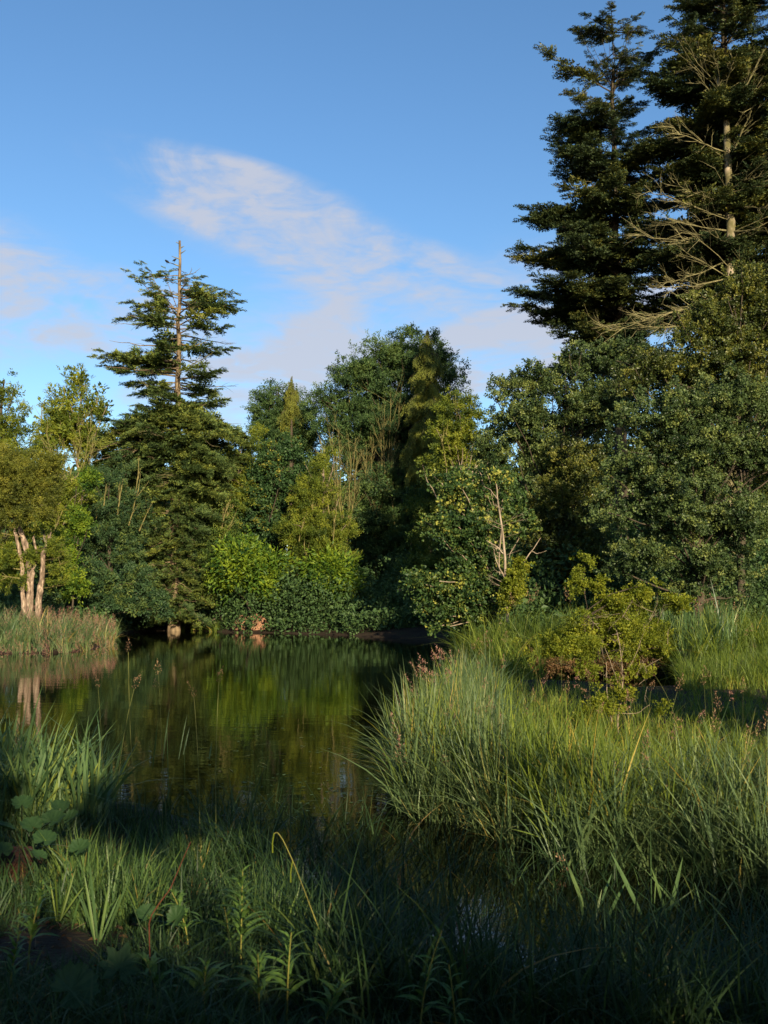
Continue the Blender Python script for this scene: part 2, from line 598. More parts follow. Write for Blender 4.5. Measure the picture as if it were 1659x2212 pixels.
def ground_z(x, y):
    x, y = np.asarray(x, float), np.asarray(y, float)
    d = sdist(x, y)
    out = np.where(y > 25, .55 * (1 - np.exp(-np.maximum(d, 0) / 1.5)) + np.clip(d, 0, 60) * .012, .32 * (1 - np.exp(-np.maximum(d, 0) / .8)))
    near = np.clip((8.5 - y) / 4.0, 0, 1) * np.clip((1.8 - x) / 2.5, 0, 1)
    out = out + near * .38 * (1 - np.exp(-np.maximum(d, 0) / .9))
    z = np.where(d > 0, out, -np.minimum(.75, -d * .35))
    return z + .05 * hsh(x, y) * np.clip(np.abs(d) * 2, 0, 1)


def axis_samples(lo, hi, dense, n):
    t = np.linspace(-1, 1, n)
    s = np.sinh(t * 4.2) / math.sinh(4.2)
    return np.where(s < 0, -s * lo, s * hi) + dense


def terrain():
    xs = axis_samples(-900, 900, 0, 181)
    ys = np.concatenate([-np.geomspace(900, 2, 40), np.linspace(-1.6, 30, 120), 30 + np.geomspace(.35, 900, 70)])
    X, Y = np.meshgrid(xs, ys)
    Z = ground_z(X, Y)
    v = np.stack([X, Y, Z], -1).reshape(-1, 3)
    nx, ny = len(xs), len(ys)
    i = np.arange(ny - 1)[:, None] * nx + np.arange(nx - 1)[None]
    f = np.stack([i, i + 1, i + nx + 1, i + nx], -1).reshape(-1)
    o = link('ground', raw_mesh('ground', v, f, np.full((nx - 1) * (ny - 1), 4), None, True), M['soil'])
    tag(o, 'dark soil of the pond banks and the wood floor', kind='structure')
    x0, x1 = -120.0, 60.0
    wv = np.array([[x0, 3.0, 0], [x1, 3.0, 0], [x1, 80, 0], [x0, 80, 0]])
    w = link('water', raw_mesh('water', wv, [0, 1, 2, 3], [4]), M['water'])
    tag(w, 'still dark pond water mirroring the trees', kind='structure')


terrain()

def bare_branch(rng, acc, p, d, L, r, depth, up=.25, spread=.7):
    n = 6
    s = np.linspace(0, 1, n)[:, None]
    end_d = unit(d + np.array([0, 0, up]) * .6 + rng.normal(0, .15, 3))
    path = p + d * L * s * (1 - s * .5) + end_d * L * s ** 2 * .5 + rng.normal(0, .012 * L, (n, 3)) * s
    acc.tube(path, np.linspace(r, r * .35, n), 5 if r > .04 else 3, rng.random())
    if depth <= 0:
        return
    for i in range(int(rng.integers(3, 6))):
        t = rng.uniform(.3, .98)
        q = np.array([np.interp(t, s[:, 0], path[:, j]) for j in range(3)])
        nd = unit(unit(path[-1] - path[0]) + rng.normal(0, spread * .55, 3) + np.array([0, 0, up * .5]))
        bare_branch(rng, acc, q, nd, L * rng.uniform(.3, .6), r * rng.uniform(.35, .55), depth - 1, up, spread)


# ----------------------------------------------------------------- broadleaf trees
def lobes_world(lobes, d):
    """crown lobes given as (u, v, half width, half height[, depth offset]) at distance d"""
    c, r = [], []
    for l in lobes:
        u, v, ru, rv = l[:4]
        dd = d + (l[4] if len(l) > 4 else 0)
        c.append(P(u, v, dd))
        k = dd / FPX
        r.append([ru * k, (ru * .8 + rv * .2) * k, rv * k])
    return np.array(c), np.array(r)


def crown(rng, name, lobes, d, mat, leaf=(.12, .07), cover=3.4, clump=.42, droop=0.0, up=.3, parent=None, origin=None, twig_len=1.0, per_twig=14, maxn=400000, sub=True, spiky=0.0, wide=.45):
    C, Rr = lobes_world(lobes, d)
    k = d / FPX
    if sub:
        cc, rr_ = [C], [Rr * np.array([.86, .86, .86])]
        for j in range(len(C)):
            q = int(rng.integers(4, 8))
            dq = unit(rng.normal(size=(q, 3)) + np.array([0, -.35, .3]))
            cc.append(C[j] + dq * Rr[j] * rng.uniform(.7, 1.0, (q, 1)))
            rr_.append(np.repeat(Rr[j][None].mean(1, keepdims=True), q, 0) * rng.uniform(.22, .42, (q, 1)) * np.array([[1.1, 1.1, .8]]))
        C, Rr = np.concatenate(cc), np.concatenate(rr_)
    area = sum(math.pi * a[0] * a[2] for a in Rr)
    n = int(min(maxn, cover * area / (leaf[0] * leaf[1] * .5)))
    rad = Rr.mean(1)
    w = Rr[:, 0] * Rr[:, 2]
    # boughs that reach out from inside each lobe, some short, some beyond the outline
    cl_r = clump * rad
    ncl = max(12, int(5.0 * area / (math.pi * (np.average(cl_r, weights=w)) ** 2)))
    li = rng.choice(len(C), ncl * 2, p=w / w.sum())
    dv = unit(rng.normal(size=(ncl * 2, 3)) + np.array([0, -.40, .25]))
    rr = rng.uniform(.55, 1.14, ncl * 2)
    cp = C[li] + dv * Rr[li] * rr[:, None]
    q = np.min([np.linalg.norm((cp - C[j]) / Rr[j], axis=1) for j in range(len(C))], axis=0)
    keep = q > .40
    cp, dv, li = cp[keep][:ncl], dv[keep][:ncl], li[keep][:ncl]
    ncl = len(cp)
    bs = cp - dv * Rr[li] * rng.uniform(.45, .8, (ncl, 1)) - np.array([0, 0, 1]) * (Rr[li, 2:3] * rng.uniform(-.1, .25, (ncl, 1)))
    cr = cl_r[li] * rng.uniform(.6, 1.25, ncl)
    ct = rng.normal(.52, .27, ncl)
    # leafy twigs, scattered over the clumps
    ntw = max(ncl * 3, n // per_twig)
    ci = rng.choice(ncl, ntw, p=cr ** 2 / np.sum(cr ** 2))
    along = rng.random(ntw) ** .65
    bd = unit(cp - bs)
    td = unit(bd[ci] * .9 + rng.normal(size=(ntw, 3)) * .62 + np.array([0, 0, up]))
    width = cr[ci, None] * (.40 - .20 * along[:, None])
    ts = bs[ci] + (cp - bs)[ci] * along[:, None] + rng.normal(size=(ntw, 3)) * width * np.array([1, 1, .55])
    ts[:, 2] -= droop * .5 * cr[ci] * along ** 2
    tl = float(np.mean(cr)) * .62 * twig_len
    tl = min(max(tl, leaf[0] * 2.5), leaf[0] * 9)
    sz = rng.uniform(.65, 1.3, ntw) * (1 + spiky * (rng.random(ntw) < .12))
    pr = []
    for _ in range(4):
        m = per_twig
        t = np.linspace(.12, 1, m) + rng.normal(0, .04, m)
        sg = np.where(np.arange(m) % 2 == 0, 1, -1)
        pos = np.stack([t * tl, sg * leaf[0] * .2 + rng.normal(0, leaf[0] * .35, m), -droop * tl * t ** 2 + rng.normal(0, leaf[0] * .35, m)], 1)
        ax = np.stack([rng.normal(.55, .4, m), sg * rng.uniform(.2, 1.1, m), rng.normal(-.6 * droop, .45, m)], 1)
        nr = rng.normal(0, .55, (m, 3)) + np.array([.15, 0, .8])
        sc = rng.uniform(.65, 1.25, m)
        v, f, s_, tt = leaves_arrays(pos, ax, nr, leaf[0] * sc, leaf[1] * sc, rng.normal(.5, .11, m), .2, wide)
        pr.append(proto(raw_mesh('twig', v, f, s_, tt), mat))
    upv = unit(rng.normal(size=(ntw, 3)) * .7 + np.array([.06, -.30, .60]))
    scatter('crown', ts - (origin if origin is not None else 0), td, upv, sz, ct[ci] - .5 + rng.normal(0, .12, ntw), pr, parent, name)
    return cp, cr


def limb_tree(rng, acc, base, top, r0, targets, fork=.35, sides=7, r_tip=.02, bend=.03):
    """a tapered trunk with limbs reaching out to target points"""
    H = np.linalg.norm(top - base)
    n = 14
    tr = wobble(rng, base, top, n, H * bend * .35)
    t = np.linspace(0, 1, n)
    rad = r0 * (1 - .82 * t) * (1 + .5 * np.exp(-t * 18))
    acc.tube(tr, rad, sides)
    for g in targets:
        h = np.clip((g[2] - base[2]) / max(top[2] - base[2], .1), 0, 1)
        s = np.clip(h * rng.uniform(.45, .85), fork * .6, .95)
        a = np.array([np.interp(s, t, tr[:, i]) for i in range(3)])
        ra = np.interp(s, t, rad) * .34
        L = np.linalg.norm(g - a)
        mid = a + (g - a) * .5 + np.array([0, 0, rng.uniform(-.05, .16) * L])
        u = np.linspace(0, 1, 7)[:, None]
        path = a * (1 - u) ** 2 + 2 * mid * u * (1 - u) + g * u ** 2 + rng.normal(0, .02 * L, (7, 3)) * u
        acc.tube(path, np.linspace(max(ra, .02), r_tip, 7), 4)


def tree(seed, name, label, u0, v0, d, lobes, mat, bark='bark_dark', leaf=(.12, .07), trunk_r=.28, n_limbs=26, cat='tree', group=None, top=None, sticks=0, **kw):
    rng = np.random.default_rng(seed)
    b = P(u0, v0, d)
    b[2] = float(ground_z(b[0], b[1])) - .1
    root = empty(name, b, label, cat, group)
    fine = .76 if d > 52 else (.84 if d < 40 else .82)
    cp, cr = crown(rng, name + '_crown', lobes, d, M[mat], (leaf[0] * fine, leaf[1] * fine), parent=root, origin=b, **kw)
    acc = Acc()
    C, Rr = lobes_world(lobes, d)
    ztop = (C[:, 2] + Rr[:, 2] * .35).max()
    hi = C[np.argmax(C[:, 2])]
    tp = np.array([hi[0] * .7 + b[0] * .3, hi[1] * .7 + b[1] * .3, ztop]) if top is None else P(top[0], top[1], d)
    idx = rng.choice(len(cp), min(n_limbs, len(cp)), replace=False)
    limb_tree(rng, acc, b - b, tp - b, trunk_r * (.62 if 'alder' in mat else 1), cp[idx] - b)
    link('trunk', acc.mesh(name + '_trunk', True), M[bark], root)
    if sticks:
        acc = Acc()
        low_ = np.where(cp[:, 2] < np.quantile(cp[:, 2], .72))[0]
        fr = low_[np.argsort(cp[low_, 1])][:max(sticks, int(len(low_) * .6))]
        for j in rng.choice(fr, min(sticks, len(fr)), replace=False):
            p = cp[j] - b + np.array([0, .1, -cr[j] * .6])
            L = rng.uniform(.9, 2.4)
            bare_branch(rng, acc, p, unit(np.array([rng.normal(0, .28), -.12, 1])), L, .035 * L ** .5, 1, .5, .5)
        link('bare_twigs', acc.mesh(name + '_twigs'), M['twig'], root)['kind'] = 'stuff'
    return root


# ----------------------------------------------------------------- conifers
def spray_mesh(rng, ln, wd):
    """a flat fir spray one unit long: side shoots set with needle tufts, tips a little brighter"""
    A, X, Nn, T = [], [], [], []
    ns = 15
    for i in range(ns):
        t = .05 + .95 * (i + rng.random() * .6) / ns
        sg = 1 if i % 2 else -1
        if i == ns - 1:
            sg = 0
        L = (.14 + .36 * math.sin(min(1, (1.02 - t) * 1.15) * math.pi * .55)) * rng.uniform(.7, 1.2)
        d = unit(np.array([rng.uniform(.65, 1.0), sg * rng.uniform(.5, .9), rng.normal(.04, .12)]))
        m = max(3, int(L / .055))
        w = (np.arange(m) + rng.random(m) * .7) / m
        p = np.array([t * .85, 0, -.10 * t * t + rng.normal(0, .02)]) + d * (L * w)[:, None]
        p[:, 2] -= .10 * w ** 2 * L
        sd = np.array([-d[1], d[0], 0])
        k = np.where(np.arange(m) % 2, 1, -1)
        A.append(p)
        X.append(d * rng.uniform(.5, 1.0, m)[:, None] + sd * (k * rng.uniform(.2, .8, m))[:, None] + np.stack([0 * w, 0 * w, rng.uniform(-.15, .5, m)], 1))
        Nn.append(rng.normal(0, .45, (m, 3)) + np.array([0, 0, .9]))
        T.append(.40 + .25 * w + rng.normal(0, .13, m))
    n = sum(len(q) for q in A)
    v, f, sz, tt = leaves_arrays(np.concatenate(A), np.concatenate(X), np.concatenate(Nn), ln * .55 * rng.uniform(.6, 1.3, n), wd * .8 * rng.uniform(.7, 1.4, n), np.concatenate(T), .1)
    return raw_mesh('spray', v, f, sz, tt)


def conifer(seed, name, label, u0, d, v_top, v_low, prof, mat, bark, trunk_r, n_br, spray=(.34, .085), dens=1.0, v_trunk_top=None, rise=.1, droop=.12, bare=.06,
            lean=0.0, extra=(), tier=.0, vary=(.6, 1.08), low=0, blen=1.0, tilt=.33, group=None, u_top=None):
    """a fir: trunk, branches whose reach follows the outline (v, left u, right u), flat sprays of needles"""
    rng = np.random.default_rng(seed)
    b = P(u0, 1340, d)
    b[2] = float(ground_z(b[0], b[1])) - .1
    root = empty(name, b, label, 'tree', group)
    k = d / FPX
    zt = P(u0, v_top, d)[2] - b[2]
    zl = P(u0, v_low, d)[2] - b[2]
    ztr = zt if v_trunk_top is None else P(u0, v_trunk_top, d)[2] - b[2]
    xt = 0.0 if u_top is None else (P(u_top, v_top, d)[0] - b[0])
    pz = np.array([P(u0, p[0], d)[2] - b[2] for p in prof])[::-1]
    pl = np.array([(u0 - p[1]) * k for p in prof])[::-1]
    pr = np.array([(p[2] - u0) * k for p in prof])[::-1]
    wood, bare_w = Acc(), Acc()
    n = 20
    t = np.linspace(0, 1, n)
    tr = np.stack([rng.normal(0, .05, n) + xt * t, rng.normal(0, .05, n), ztr * t], 1)
    tr[0, :2] = 0
    rad = trunk_r * (1 - .78 * t) * (1 + .4 * np.exp(-t * 20))
    wood.tube(tr, rad, 9)
    Pp, Ax, Nr, Ln, Ti = [], [], [], [], []
    todo = []
    for i in range(n_br):
        z = zl + (zt - zl) * ((i + rng.uniform(-.5, .5)) / n_br if not low else max(0, (i + rng.uniform(-.5, .5)) / n_br) ** 1.12)
        if tier:
            z = z + .35 * tier * math.sin(z * 2 * math.pi / tier)
        z = min(max(z, zl), zt * .995)
        th = rng.uniform(0, 2 * math.pi)
        l, r = np.interp(z, pz, pl), np.interp(z, pz, pr)
        cx = math.cos(th)
        reach = (r if cx > 0 else l) * abs(cx) ** 1.0 + (.5 * (l + r)) * (1 - abs(cx)) * .9
        reach *= rng.uniform(*vary)
        todo.append((z, th, max(reach, .25), rise, droop))
    for i in range(low):                                  # sagging skirts near the ground
        z = zl + (zt - zl) * .58 * rng.random() ** 1.15
        th = rng.uniform(math.pi * 1.02, math.pi * 1.98)
        cx = math.cos(th)
        reach = (np.interp(z, pz, pr) if cx > 0 else np.interp(z, pz, pl)) * (.35 + .65 * abs(cx)) * rng.uniform(.6, 1.1)
        todo.append((z + .5, th, reach * 1.15, .02, .42))
    for (u, v, th, rise_) in extra:                       # stray boughs that break the outline
        q = P(u, v, d) - b
        todo.append((q[2] - rise_, th, abs(q[0]), rise_ / max(abs(q[0]), .1), .0))
    for (z, th, reach, ri, dr) in todo:
        hang = dr > .4
        o = np.array([np.interp(z, tr[:, 2], tr[:, 0]), np.interp(z, tr[:, 2], tr[:, 1]), z])
        s = np.linspace(0, 1, 8)
        dirh = np.array([math.cos(th), math.sin(th), 0])
        side = np.array([-dirh[1], dirh[0], 0])
        zz = reach * (ri * s - dr * s ** 2 + .10 * s ** 4) + rng.normal(0, .02 * reach, 8) * s
        lat = rng.normal(0, .04) * reach * s ** 2
        path = o + dirh * (reach * s)[:, None] + side * lat[:, None]
        path[:, 2] += zz
        wood.tube(path, np.linspace(max(.012 * reach + .015, .02), .008, 8), 4)
        isbare = rng.random() < bare
        nb = max(12 if hang else 7, int(reach / .11 * dens * (1.5 if hang else 1)))
        ss = rng.uniform(.18, 1, nb)
        cpnt = np.stack([np.interp(ss, s, path[:, i]) for i in range(3)], 1)
        sg = np.where(rng.random(nb) < .5, -1, 1)
        bl = (.16 + .34 * (1 - ss) ** .8 * min(1, reach / 3)) * min(reach, 3.6) * rng.uniform(.5, 1.15, nb) * blen
        bd = unit(dirh * rng.uniform(.45, 1.0, nb)[:, None] + side * sg[:, None] * rng.uniform(.35, 1.0, nb)[:, None] + np.array([0, 0, 1]) * rng.normal(.02, .16, nb)[:, None])
        if isbare:
            for q in range(min(nb, 10)):
                bare_w.tube(np.array([cpnt[q], cpnt[q] + bd[q] * bl[q] * .5, cpnt[q] + bd[q] * bl[q] + np.array([0, 0, -.1 * bl[q]])]), [.014, .01, .005], 3)
            continue
        bt = rng.normal(-.05, .16) + (z / zt - .5) * .1
        Pp.append(cpnt + rng.normal(0, .03, (nb, 3)))
        Ax.append(bd)
        Nr.append(unit(rng.normal(0, tilt, (nb, 3)) + (np.array([0, -.9, .45]) if hang else np.array([0, -.2, .9]))))
        Ln.append(bl)
        Ti.append(bt + rng.normal(0, .08, nb))
        # the bough's own leading shoot
        Pp.append(path[-2:] - dirh * .2)
        Ax.append(np.repeat((dirh + np.array([0, 0, ri * .4]))[None], 2, 0) + rng.normal(0, .1, (2, 3)))
        Nr.append(np.repeat(np.array([[0, -.1, 1.]]), 2, 0))
        Ln.append(np.full(2, min(.3 * reach, .9)))
        Ti.append(np.full(2, bt + .05))
    pr = [proto(spray_mesh(rng, spray[0], spray[1]), M[mat]) for _ in range(5)]
    scatter('crown', np.concatenate(Pp), np.concatenate(Ax), np.concatenate(Nr), np.concatenate(Ln), np.concatenate(Ti), pr, root, name + '_crown')
    link('trunk', wood.mesh(name + '_trunk', True), M[bark], root)
    if bare_w.n:
        link('dead_branches', bare_w.mesh(name + '_dead_branches'), M['twig_grey'], root)['kind'] = 'stuff'
    return root, b, tr


# ----------------------------------------------------------------- the far bank, left to right
tree(11, 'broadleaf_tree', 'yellow-green bushy tree at the far left edge, its crown cut by the frame', -20, 1335, 66,
     [(0, 870, 50, 62), (52, 905, 40, 50), (-10, 970, 90, 90), (-70, 930, 80, 120), (60, 985, 60, 60), (-30, 1080, 90, 80), (15, 830, 28, 30)], 'yellowgreen', leaf=(.17, .10), trunk_r=.3)
tree(12, 'feathery_tree', 'thin feathery-topped tree between the left edge and the tall conifer', 165, 1335, 70,
     [(165, 850, 34, 62), (125, 885, 36, 34), (205, 895, 34, 52), (150, 940, 60, 70), (210, 970, 50, 70), (175, 800, 10, 22), (108, 845, 16, 22), (110, 950, 40, 60)], 'yellowgreen', sticks=8, leaf=(.16, .075), cover=2.3, up=.9, spiky=1.4, clump=.4, trunk_r=.2, bark='bark_pale')
tree(13, 'ash_tree', 'dark blue-green ash in front of the tall conifer, left of its lower boughs', 240, 1335, 64,
     [(235, 1050, 60, 50), (275, 1110, 56, 60), (225, 1130, 80, 70), (195, 1195, 60, 55), (275, 1190, 50, 50), (190, 1050, 44, 50)], 'blue_ash', sticks=8, leaf=(.17, .075), trunk_r=.22)
tree(14, 'ash_tree', 'ivy-stemmed ash with bare sprigs to the right of the tall conifer', 465, 1335, 69,
     [(465, 1040, 75, 65), (515, 985, 50, 45), (440, 1110, 60, 65), (420, 1010, 55, 55), (510, 1080, 50, 60), (555, 950, 30, 40)], 'yellowgreen', sticks=8, leaf=(.16, .075), trunk_r=.24, bark='bark_pale')
tree(15, 'sycamore_tree', 'dark green round-leaved sycamore above the bright chestnut', 560, 1335, 70,
     [(570, 1035, 70, 62), (610, 990, 60, 55), (555, 1100, 70, 60), (640, 1060, 55, 60), (600, 1150, 60, 50), (545, 1165, 60, 50)], 'sycamore', leaf=(.19, .17), trunk_r=.3, per_twig=10, wide=.5)
tree(16, 'ash_tree', 'small-topped ash left of the large round ash, against the clouds', 600, 1335, 82,
     [(580, 890, 55, 62), (640, 885, 48, 52), (560, 950, 45, 55), (620, 955, 70, 80), (600, 845, 30, 28), (660, 960, 50, 70)], 'ash', leaf=(.21, .095), cover=3.6, trunk_r=.3)
tree(17, 'ash_tree', 'largest round-crowned ash rising above the far bank at the middle', 850, 1335, 78,
     [(850, 800, 110, 80), (770, 835, 80, 70), (940, 815, 70, 80), (715, 900, 60, 70), (870, 920, 130, 100), (780, 940, 90, 90), (965, 880, 55, 80), (875, 735, 50, 34), (815, 755, 45, 32), (985, 815, 36, 40),
      (735, 835, 36, 34), (690, 870, 28, 40), (740, 985, 60, 60), (700, 1040, 60, 60)], 'ash', sticks=6, leaf=(.20, .095), trunk_r=.5, n_limbs=46, clump=.38, cover=4.7)
tree(18, 'ivied_tree', 'tall yellow-green ivied tree beneath the bare upright branches', 690, 1335, 67.5,
     [(680, 1080, 60, 75), (670, 1160, 75, 75), (700, 1010, 36, 50), (655, 1230, 62, 60), (720, 1150, 50, 70), (735, 1220, 45, 40), (690, 1290, 60, 40)], 'yellowgreen', sticks=10, leaf=(.15, .075), trunk_r=.25, bark='bark_pale', up=.7)
tree(19, 'chestnut_tree', 'bright lime-green chestnut hanging low over the earth bank', 540, 1335, 66.2,
     [(535, 1228, 62, 40), (498, 1260, 34, 26), (570, 1258, 42, 28), (520, 1200, 50, 32), (600, 1240, 24, 24), (585, 1215, 34, 26)], 'chestnut', leaf=(.44, .17), droop=.4, up=.05, trunk_r=.2, per_twig=9, cover=3.6)
tree(20, 'chestnut_tree', 'smaller lime-green chestnut bough at the edge of the dark cove', 700, 1335, 65.6,
     [(725, 1238, 32, 24), (740, 1262, 26, 18), (700, 1225, 30, 24), (770, 1225, 14, 12)], 'chestnut', leaf=(.44, .17), droop=.7, up=.05, trunk_r=.12, per_twig=9, cover=3.8, n_limbs=10)
tree(21, 'elder_bush', 'blue-green elder bush at the foot of the dark ash', 215, 1338, 60,
     [(200, 1275, 85, 45), (255, 1295, 75, 38), (130, 1265, 50, 50), (180, 1235, 60, 40), (300, 1260, 50, 50), (320, 1310, 60, 34)], 'blue_ash', leaf=(.20, .10), trunk_r=.1, cat='bush', droop=.3)
tree(22, 'dark_tree', 'dark tree filling the shaded cove left of centre', 830, 1335, 75,
     [(800, 1110, 80, 110), (865, 1180, 90, 110), (790, 1235, 60, 80), (850, 1060, 80, 80), (830, 1290, 90, 60)], 'ash', sticks=8, leaf=(.20, .11), trunk_r=.3, cover=3.6)
tree(23, 'dark_tree', 'dark tree behind the maple in the shaded cove', 960, 1335, 66,
     [(940, 1130, 75, 120), (985, 1040, 70, 100), (930, 1250, 80, 90), (1010, 1200, 70, 100)], 'midgreen', leaf=(.19, .11), trunk_r=.3, cover=3.6)
tree(24, 'hornbeam_tree', 'olive-green hornbeam between the round ash and the alders', 990, 1335, 58,
     [(985, 900, 50, 60), (1005, 965, 60, 70), (960, 960, 45, 70), (1010, 880, 30, 40)], 'yellowgreen', sticks=4, leaf=(.15, .085), trunk_r=.22, bark='bark_pale')
tree(25, 'shore_bush', 'low dark leafy bush overhanging the water beside the earth bank', 660, 1345, 65.8,
     [(660, 1300, 36, 28), (700, 1312, 44, 26), (755, 1296, 44, 32)], 'ash', leaf=(.19, .10), trunk_r=.08, cat='bush', n_limbs=10, droop=.3, cover=2.2)
tree(27, 'hazel_bush', 'lime-green hazel bush between the pale willow and the dark ash', 150, 1338, 57,
     [(150, 1215, 26, 36), (165, 1265, 30, 30), (140, 1170, 22, 30), (170, 1130, 30, 34), (190, 1040, 26, 26)], 'chestnut', leaf=(.17, .10), trunk_r=.06, n_limbs=12, cat='bush', cover=2.6)
tree(28, 'young_ash', 'light green young ash rising between the tall conifer and the chestnut', 480, 1338, 67.6,
     [(480, 1150, 36, 40), (450, 1200, 36, 36), (440, 1080, 30, 40), (500, 1100, 30, 30), (455, 1270, 30, 40)], 'midgreen', leaf=(.17, .08), trunk_r=.08, n_limbs=12, cover=2.8, sticks=6)
tree(26, 'beech_tree', 'dull green tree beneath the feathery top at left', 120, 1335, 62,
     [(110, 1040, 60, 60), (160, 1075, 45, 60), (120, 1130, 50, 60), (70, 1020, 50, 50)], 'yellowgreen', sticks=10, leaf=(.16, .09), trunk_r=.2, bark='bark_pale')

# tall conifer with the dead leading spire
cedar, cb, ctr = conifer(31, 'tall_conifer', 'tall ragged conifer with a bare dead spire above the left bank', 376, 68, 575, 1345,
    [(575, 330, 400), (600, 292, 425), (650, 250, 500), (700, 246, 498), (745, 244, 490), (800, 216, 505), (850, 232, 480), (900, 222, 512), (950, 205, 520), (1000, 215, 515),
     (1050, 250, 490), (1120, 285, 470), (1200, 290, 455), (1270, 285, 445), (1310, 262, 455), (1345, 250, 460)], 'cedar', 'bark_cedar', .36, 300, spray=(.31, .085), v_trunk_top=521, rise=.06, droop=.14, bare=.14, tier=.35, dens=.58, vary=(.28, 1.14), low=270, blen=.95, tilt=.45,
    extra=[(505, 640, .1, 2.1), (492, 668, -.2, 1.8), (212, 790, 3.2, -.4), (508, 842, .1, -.5), (300, 580, 3.0, 3.2), (340, 578, 2.6, 3.2), (402, 590, .4, 2.6), (285, 602, 3.3, 2.4), (318, 585, 3.4, 3.4)])
rngx = np.random.default_rng(77)
acc = Acc()
for (u, v, side, L) in ((383, 548, 1, .5), (381, 560, -1, .6), (383, 536, 1, .35), (381, 527, -1, .3), (380, 575, -1, .9), (382, 600, 1, 1.2), (378, 640, -1, 1.6), (378, 760, 1, 2.2), (374, 800, 1, 2.6), (372, 860, -1, 2.2), (376, 690, 1, 2.4)):
    p = P(u, v, 68) - cb
    p[0] = np.interp(p[2], ctr[:, 2], ctr[:, 0])
    p[1] = 0
    bare_branch(rngx, acc, p, unit(np.array([side, -.35, .25])), L, .05, 1 if L > 1 else 0)
link('dead_spurs', acc.mesh('dead_spurs'), M['twig_grey'], cedar)['kind'] = 'stuff'


def weeping(seed, label, u0, d, v_top, v_low, prof, n=150):
    rng = np.random.default_rng(seed)
    b = P(u0, 1335, d)
    b[2] = float(ground_z(b[0], b[1])) - .1
    root = empty('weeping_cypress', b, label, 'tree')
    k = d / FPX
    acc = Acc()
    zt = P(u0, v_top, d)[2] - b[2]
    zl = P(u0, v_low, d)[2] - b[2]
    acc.tube(np.array([[0, 0, 0], [0, 0, zt * .5], [.05, 0, zt]]), [.3, .2, .02], 7)
    A, Bx, D, F = [], [], [], []
    pz = np.array([P(u0, p[0], d)[2] - b[2] for p in prof])[::-1]
    pw = np.array([p[1] * k for p in prof])[::-1]
    for i in range(n):
        z = zl + (zt - zl) * (i + rng.random()) / n
        th = rng.uniform(0, 2 * math.pi)
        L = np.interp(z, pz, pw) * rng.uniform(.35, 1.25)
        s = np.linspace(0, 1, 6)
        dh = np.array([math.cos(th), math.sin(th), 0])
        path = np.array([0, 0, z]) + dh * (L * s)[:, None]
        path[:, 2] += L * (.25 * s - .75 * s ** 2)
        acc.tube(path, np.linspace(.035, .01, 6), 4)
        bt = rng.normal(0, .16)
        for q in range(max(4, int(L / .09))):
            t = rng.uniform(.15, 1)
            o = np.array([np.interp(t, s, path[:, j]) for j in range(3)]) + rng.normal(0, .06, 3)
            A.append(o)
            Bx.append(np.array([0, 0, -1.]) + rng.normal(0, .22, 3))
            D.append(rng.uniform(.6, 1.6) * min(1, L + .15))
            F.append(bt + rng.normal(0, .1))
    n2 = len(A)
    pr = [proto(spray_mesh(rng, .30, .07), M['cypress']) for _ in range(4)]
    D = np.array(D)
    scatter('crown', np.array(A), np.array(Bx), unit(rng.normal(0, .5, (n2, 3)) + np.array([0, -1, .1])), np.stack([D, D * .45, D * .6], 1), np.array(F), pr, root, 'weeping_crown')
    link('trunk', acc.mesh('weeping_trunk', True), M['bark_dark'], root)
    return root


weeping(41, 'weeping yellow-green cypress in front of the round ash crown', 925, 73, 712, 1080, [(712, 2), (740, 20), (800, 36), (850, 48), (950, 48), (1080, 52)], 190)
weeping(42, 'small weeping cypress whose narrow tip stands against the clouds', 626, 80, 814, 900, [(814, 1), (835, 12), (870, 18), (900, 22)], 60)


def bare_tree(seed, label, u, v_base, d, v_fork, tips, mat='twig', r=.12, name='bare_tree'):
    """a leafless tree: stem plus upright limbs that end at given points of the sky line"""
    rng = np.random.default_rng(seed)
    b = P(u, v_base, d)
    b[2] = float(ground_z(b[0], b[1])) - .1
    root = empty(name, b, label, 'tree')
    f = P(u, v_fork, d) - b
    acc = Acc()
    acc.tube(wobble(rng, np.zeros(3), f, 8, .06), np.linspace(r * 1.3, r * .8, 8), 7)
    link('trunk', acc.mesh('bare_trunk', True), M[mat], root)
    acc = Acc()
    for (tu, tv) in tips:
        g = P(tu, tv, d) - b
        s0 = f * rng.uniform(.75, 1.0)
        L = np.linalg.norm(g - s0)
        dirn = (g - s0) / L
        mid = s0 + (g - s0) * .5 + np.array([0, 0, -.08 * L]) + np.sign(dirn[0]) * np.array([.06 * L, 0, 0])
        w = np.linspace(0, 1, 9)[:, None]
        path = s0 * (1 - w) ** 2 + 2 * mid * w * (1 - w) + g * w ** 2 + rng.normal(0, .012 * L, (9, 3)) * w
        acc.tube(path, np.linspace(r * .5, .012, 9), 5)
        for i in range(int(5 + L * 1.3)):
            t = rng.uniform(.2, .97)
            q = np.array([np.interp(t, w[:, 0], path[:, j]) for j in range(3)])
            bare_branch(rng, acc, q, unit(dirn + rng.normal(0, .42, 3)), L * rng.uniform(.10, .28), r * .16, 1, .35, .6)
    link('branches', acc.mesh('bare_branches'), M[mat], root)['kind'] = 'stuff'
    return root


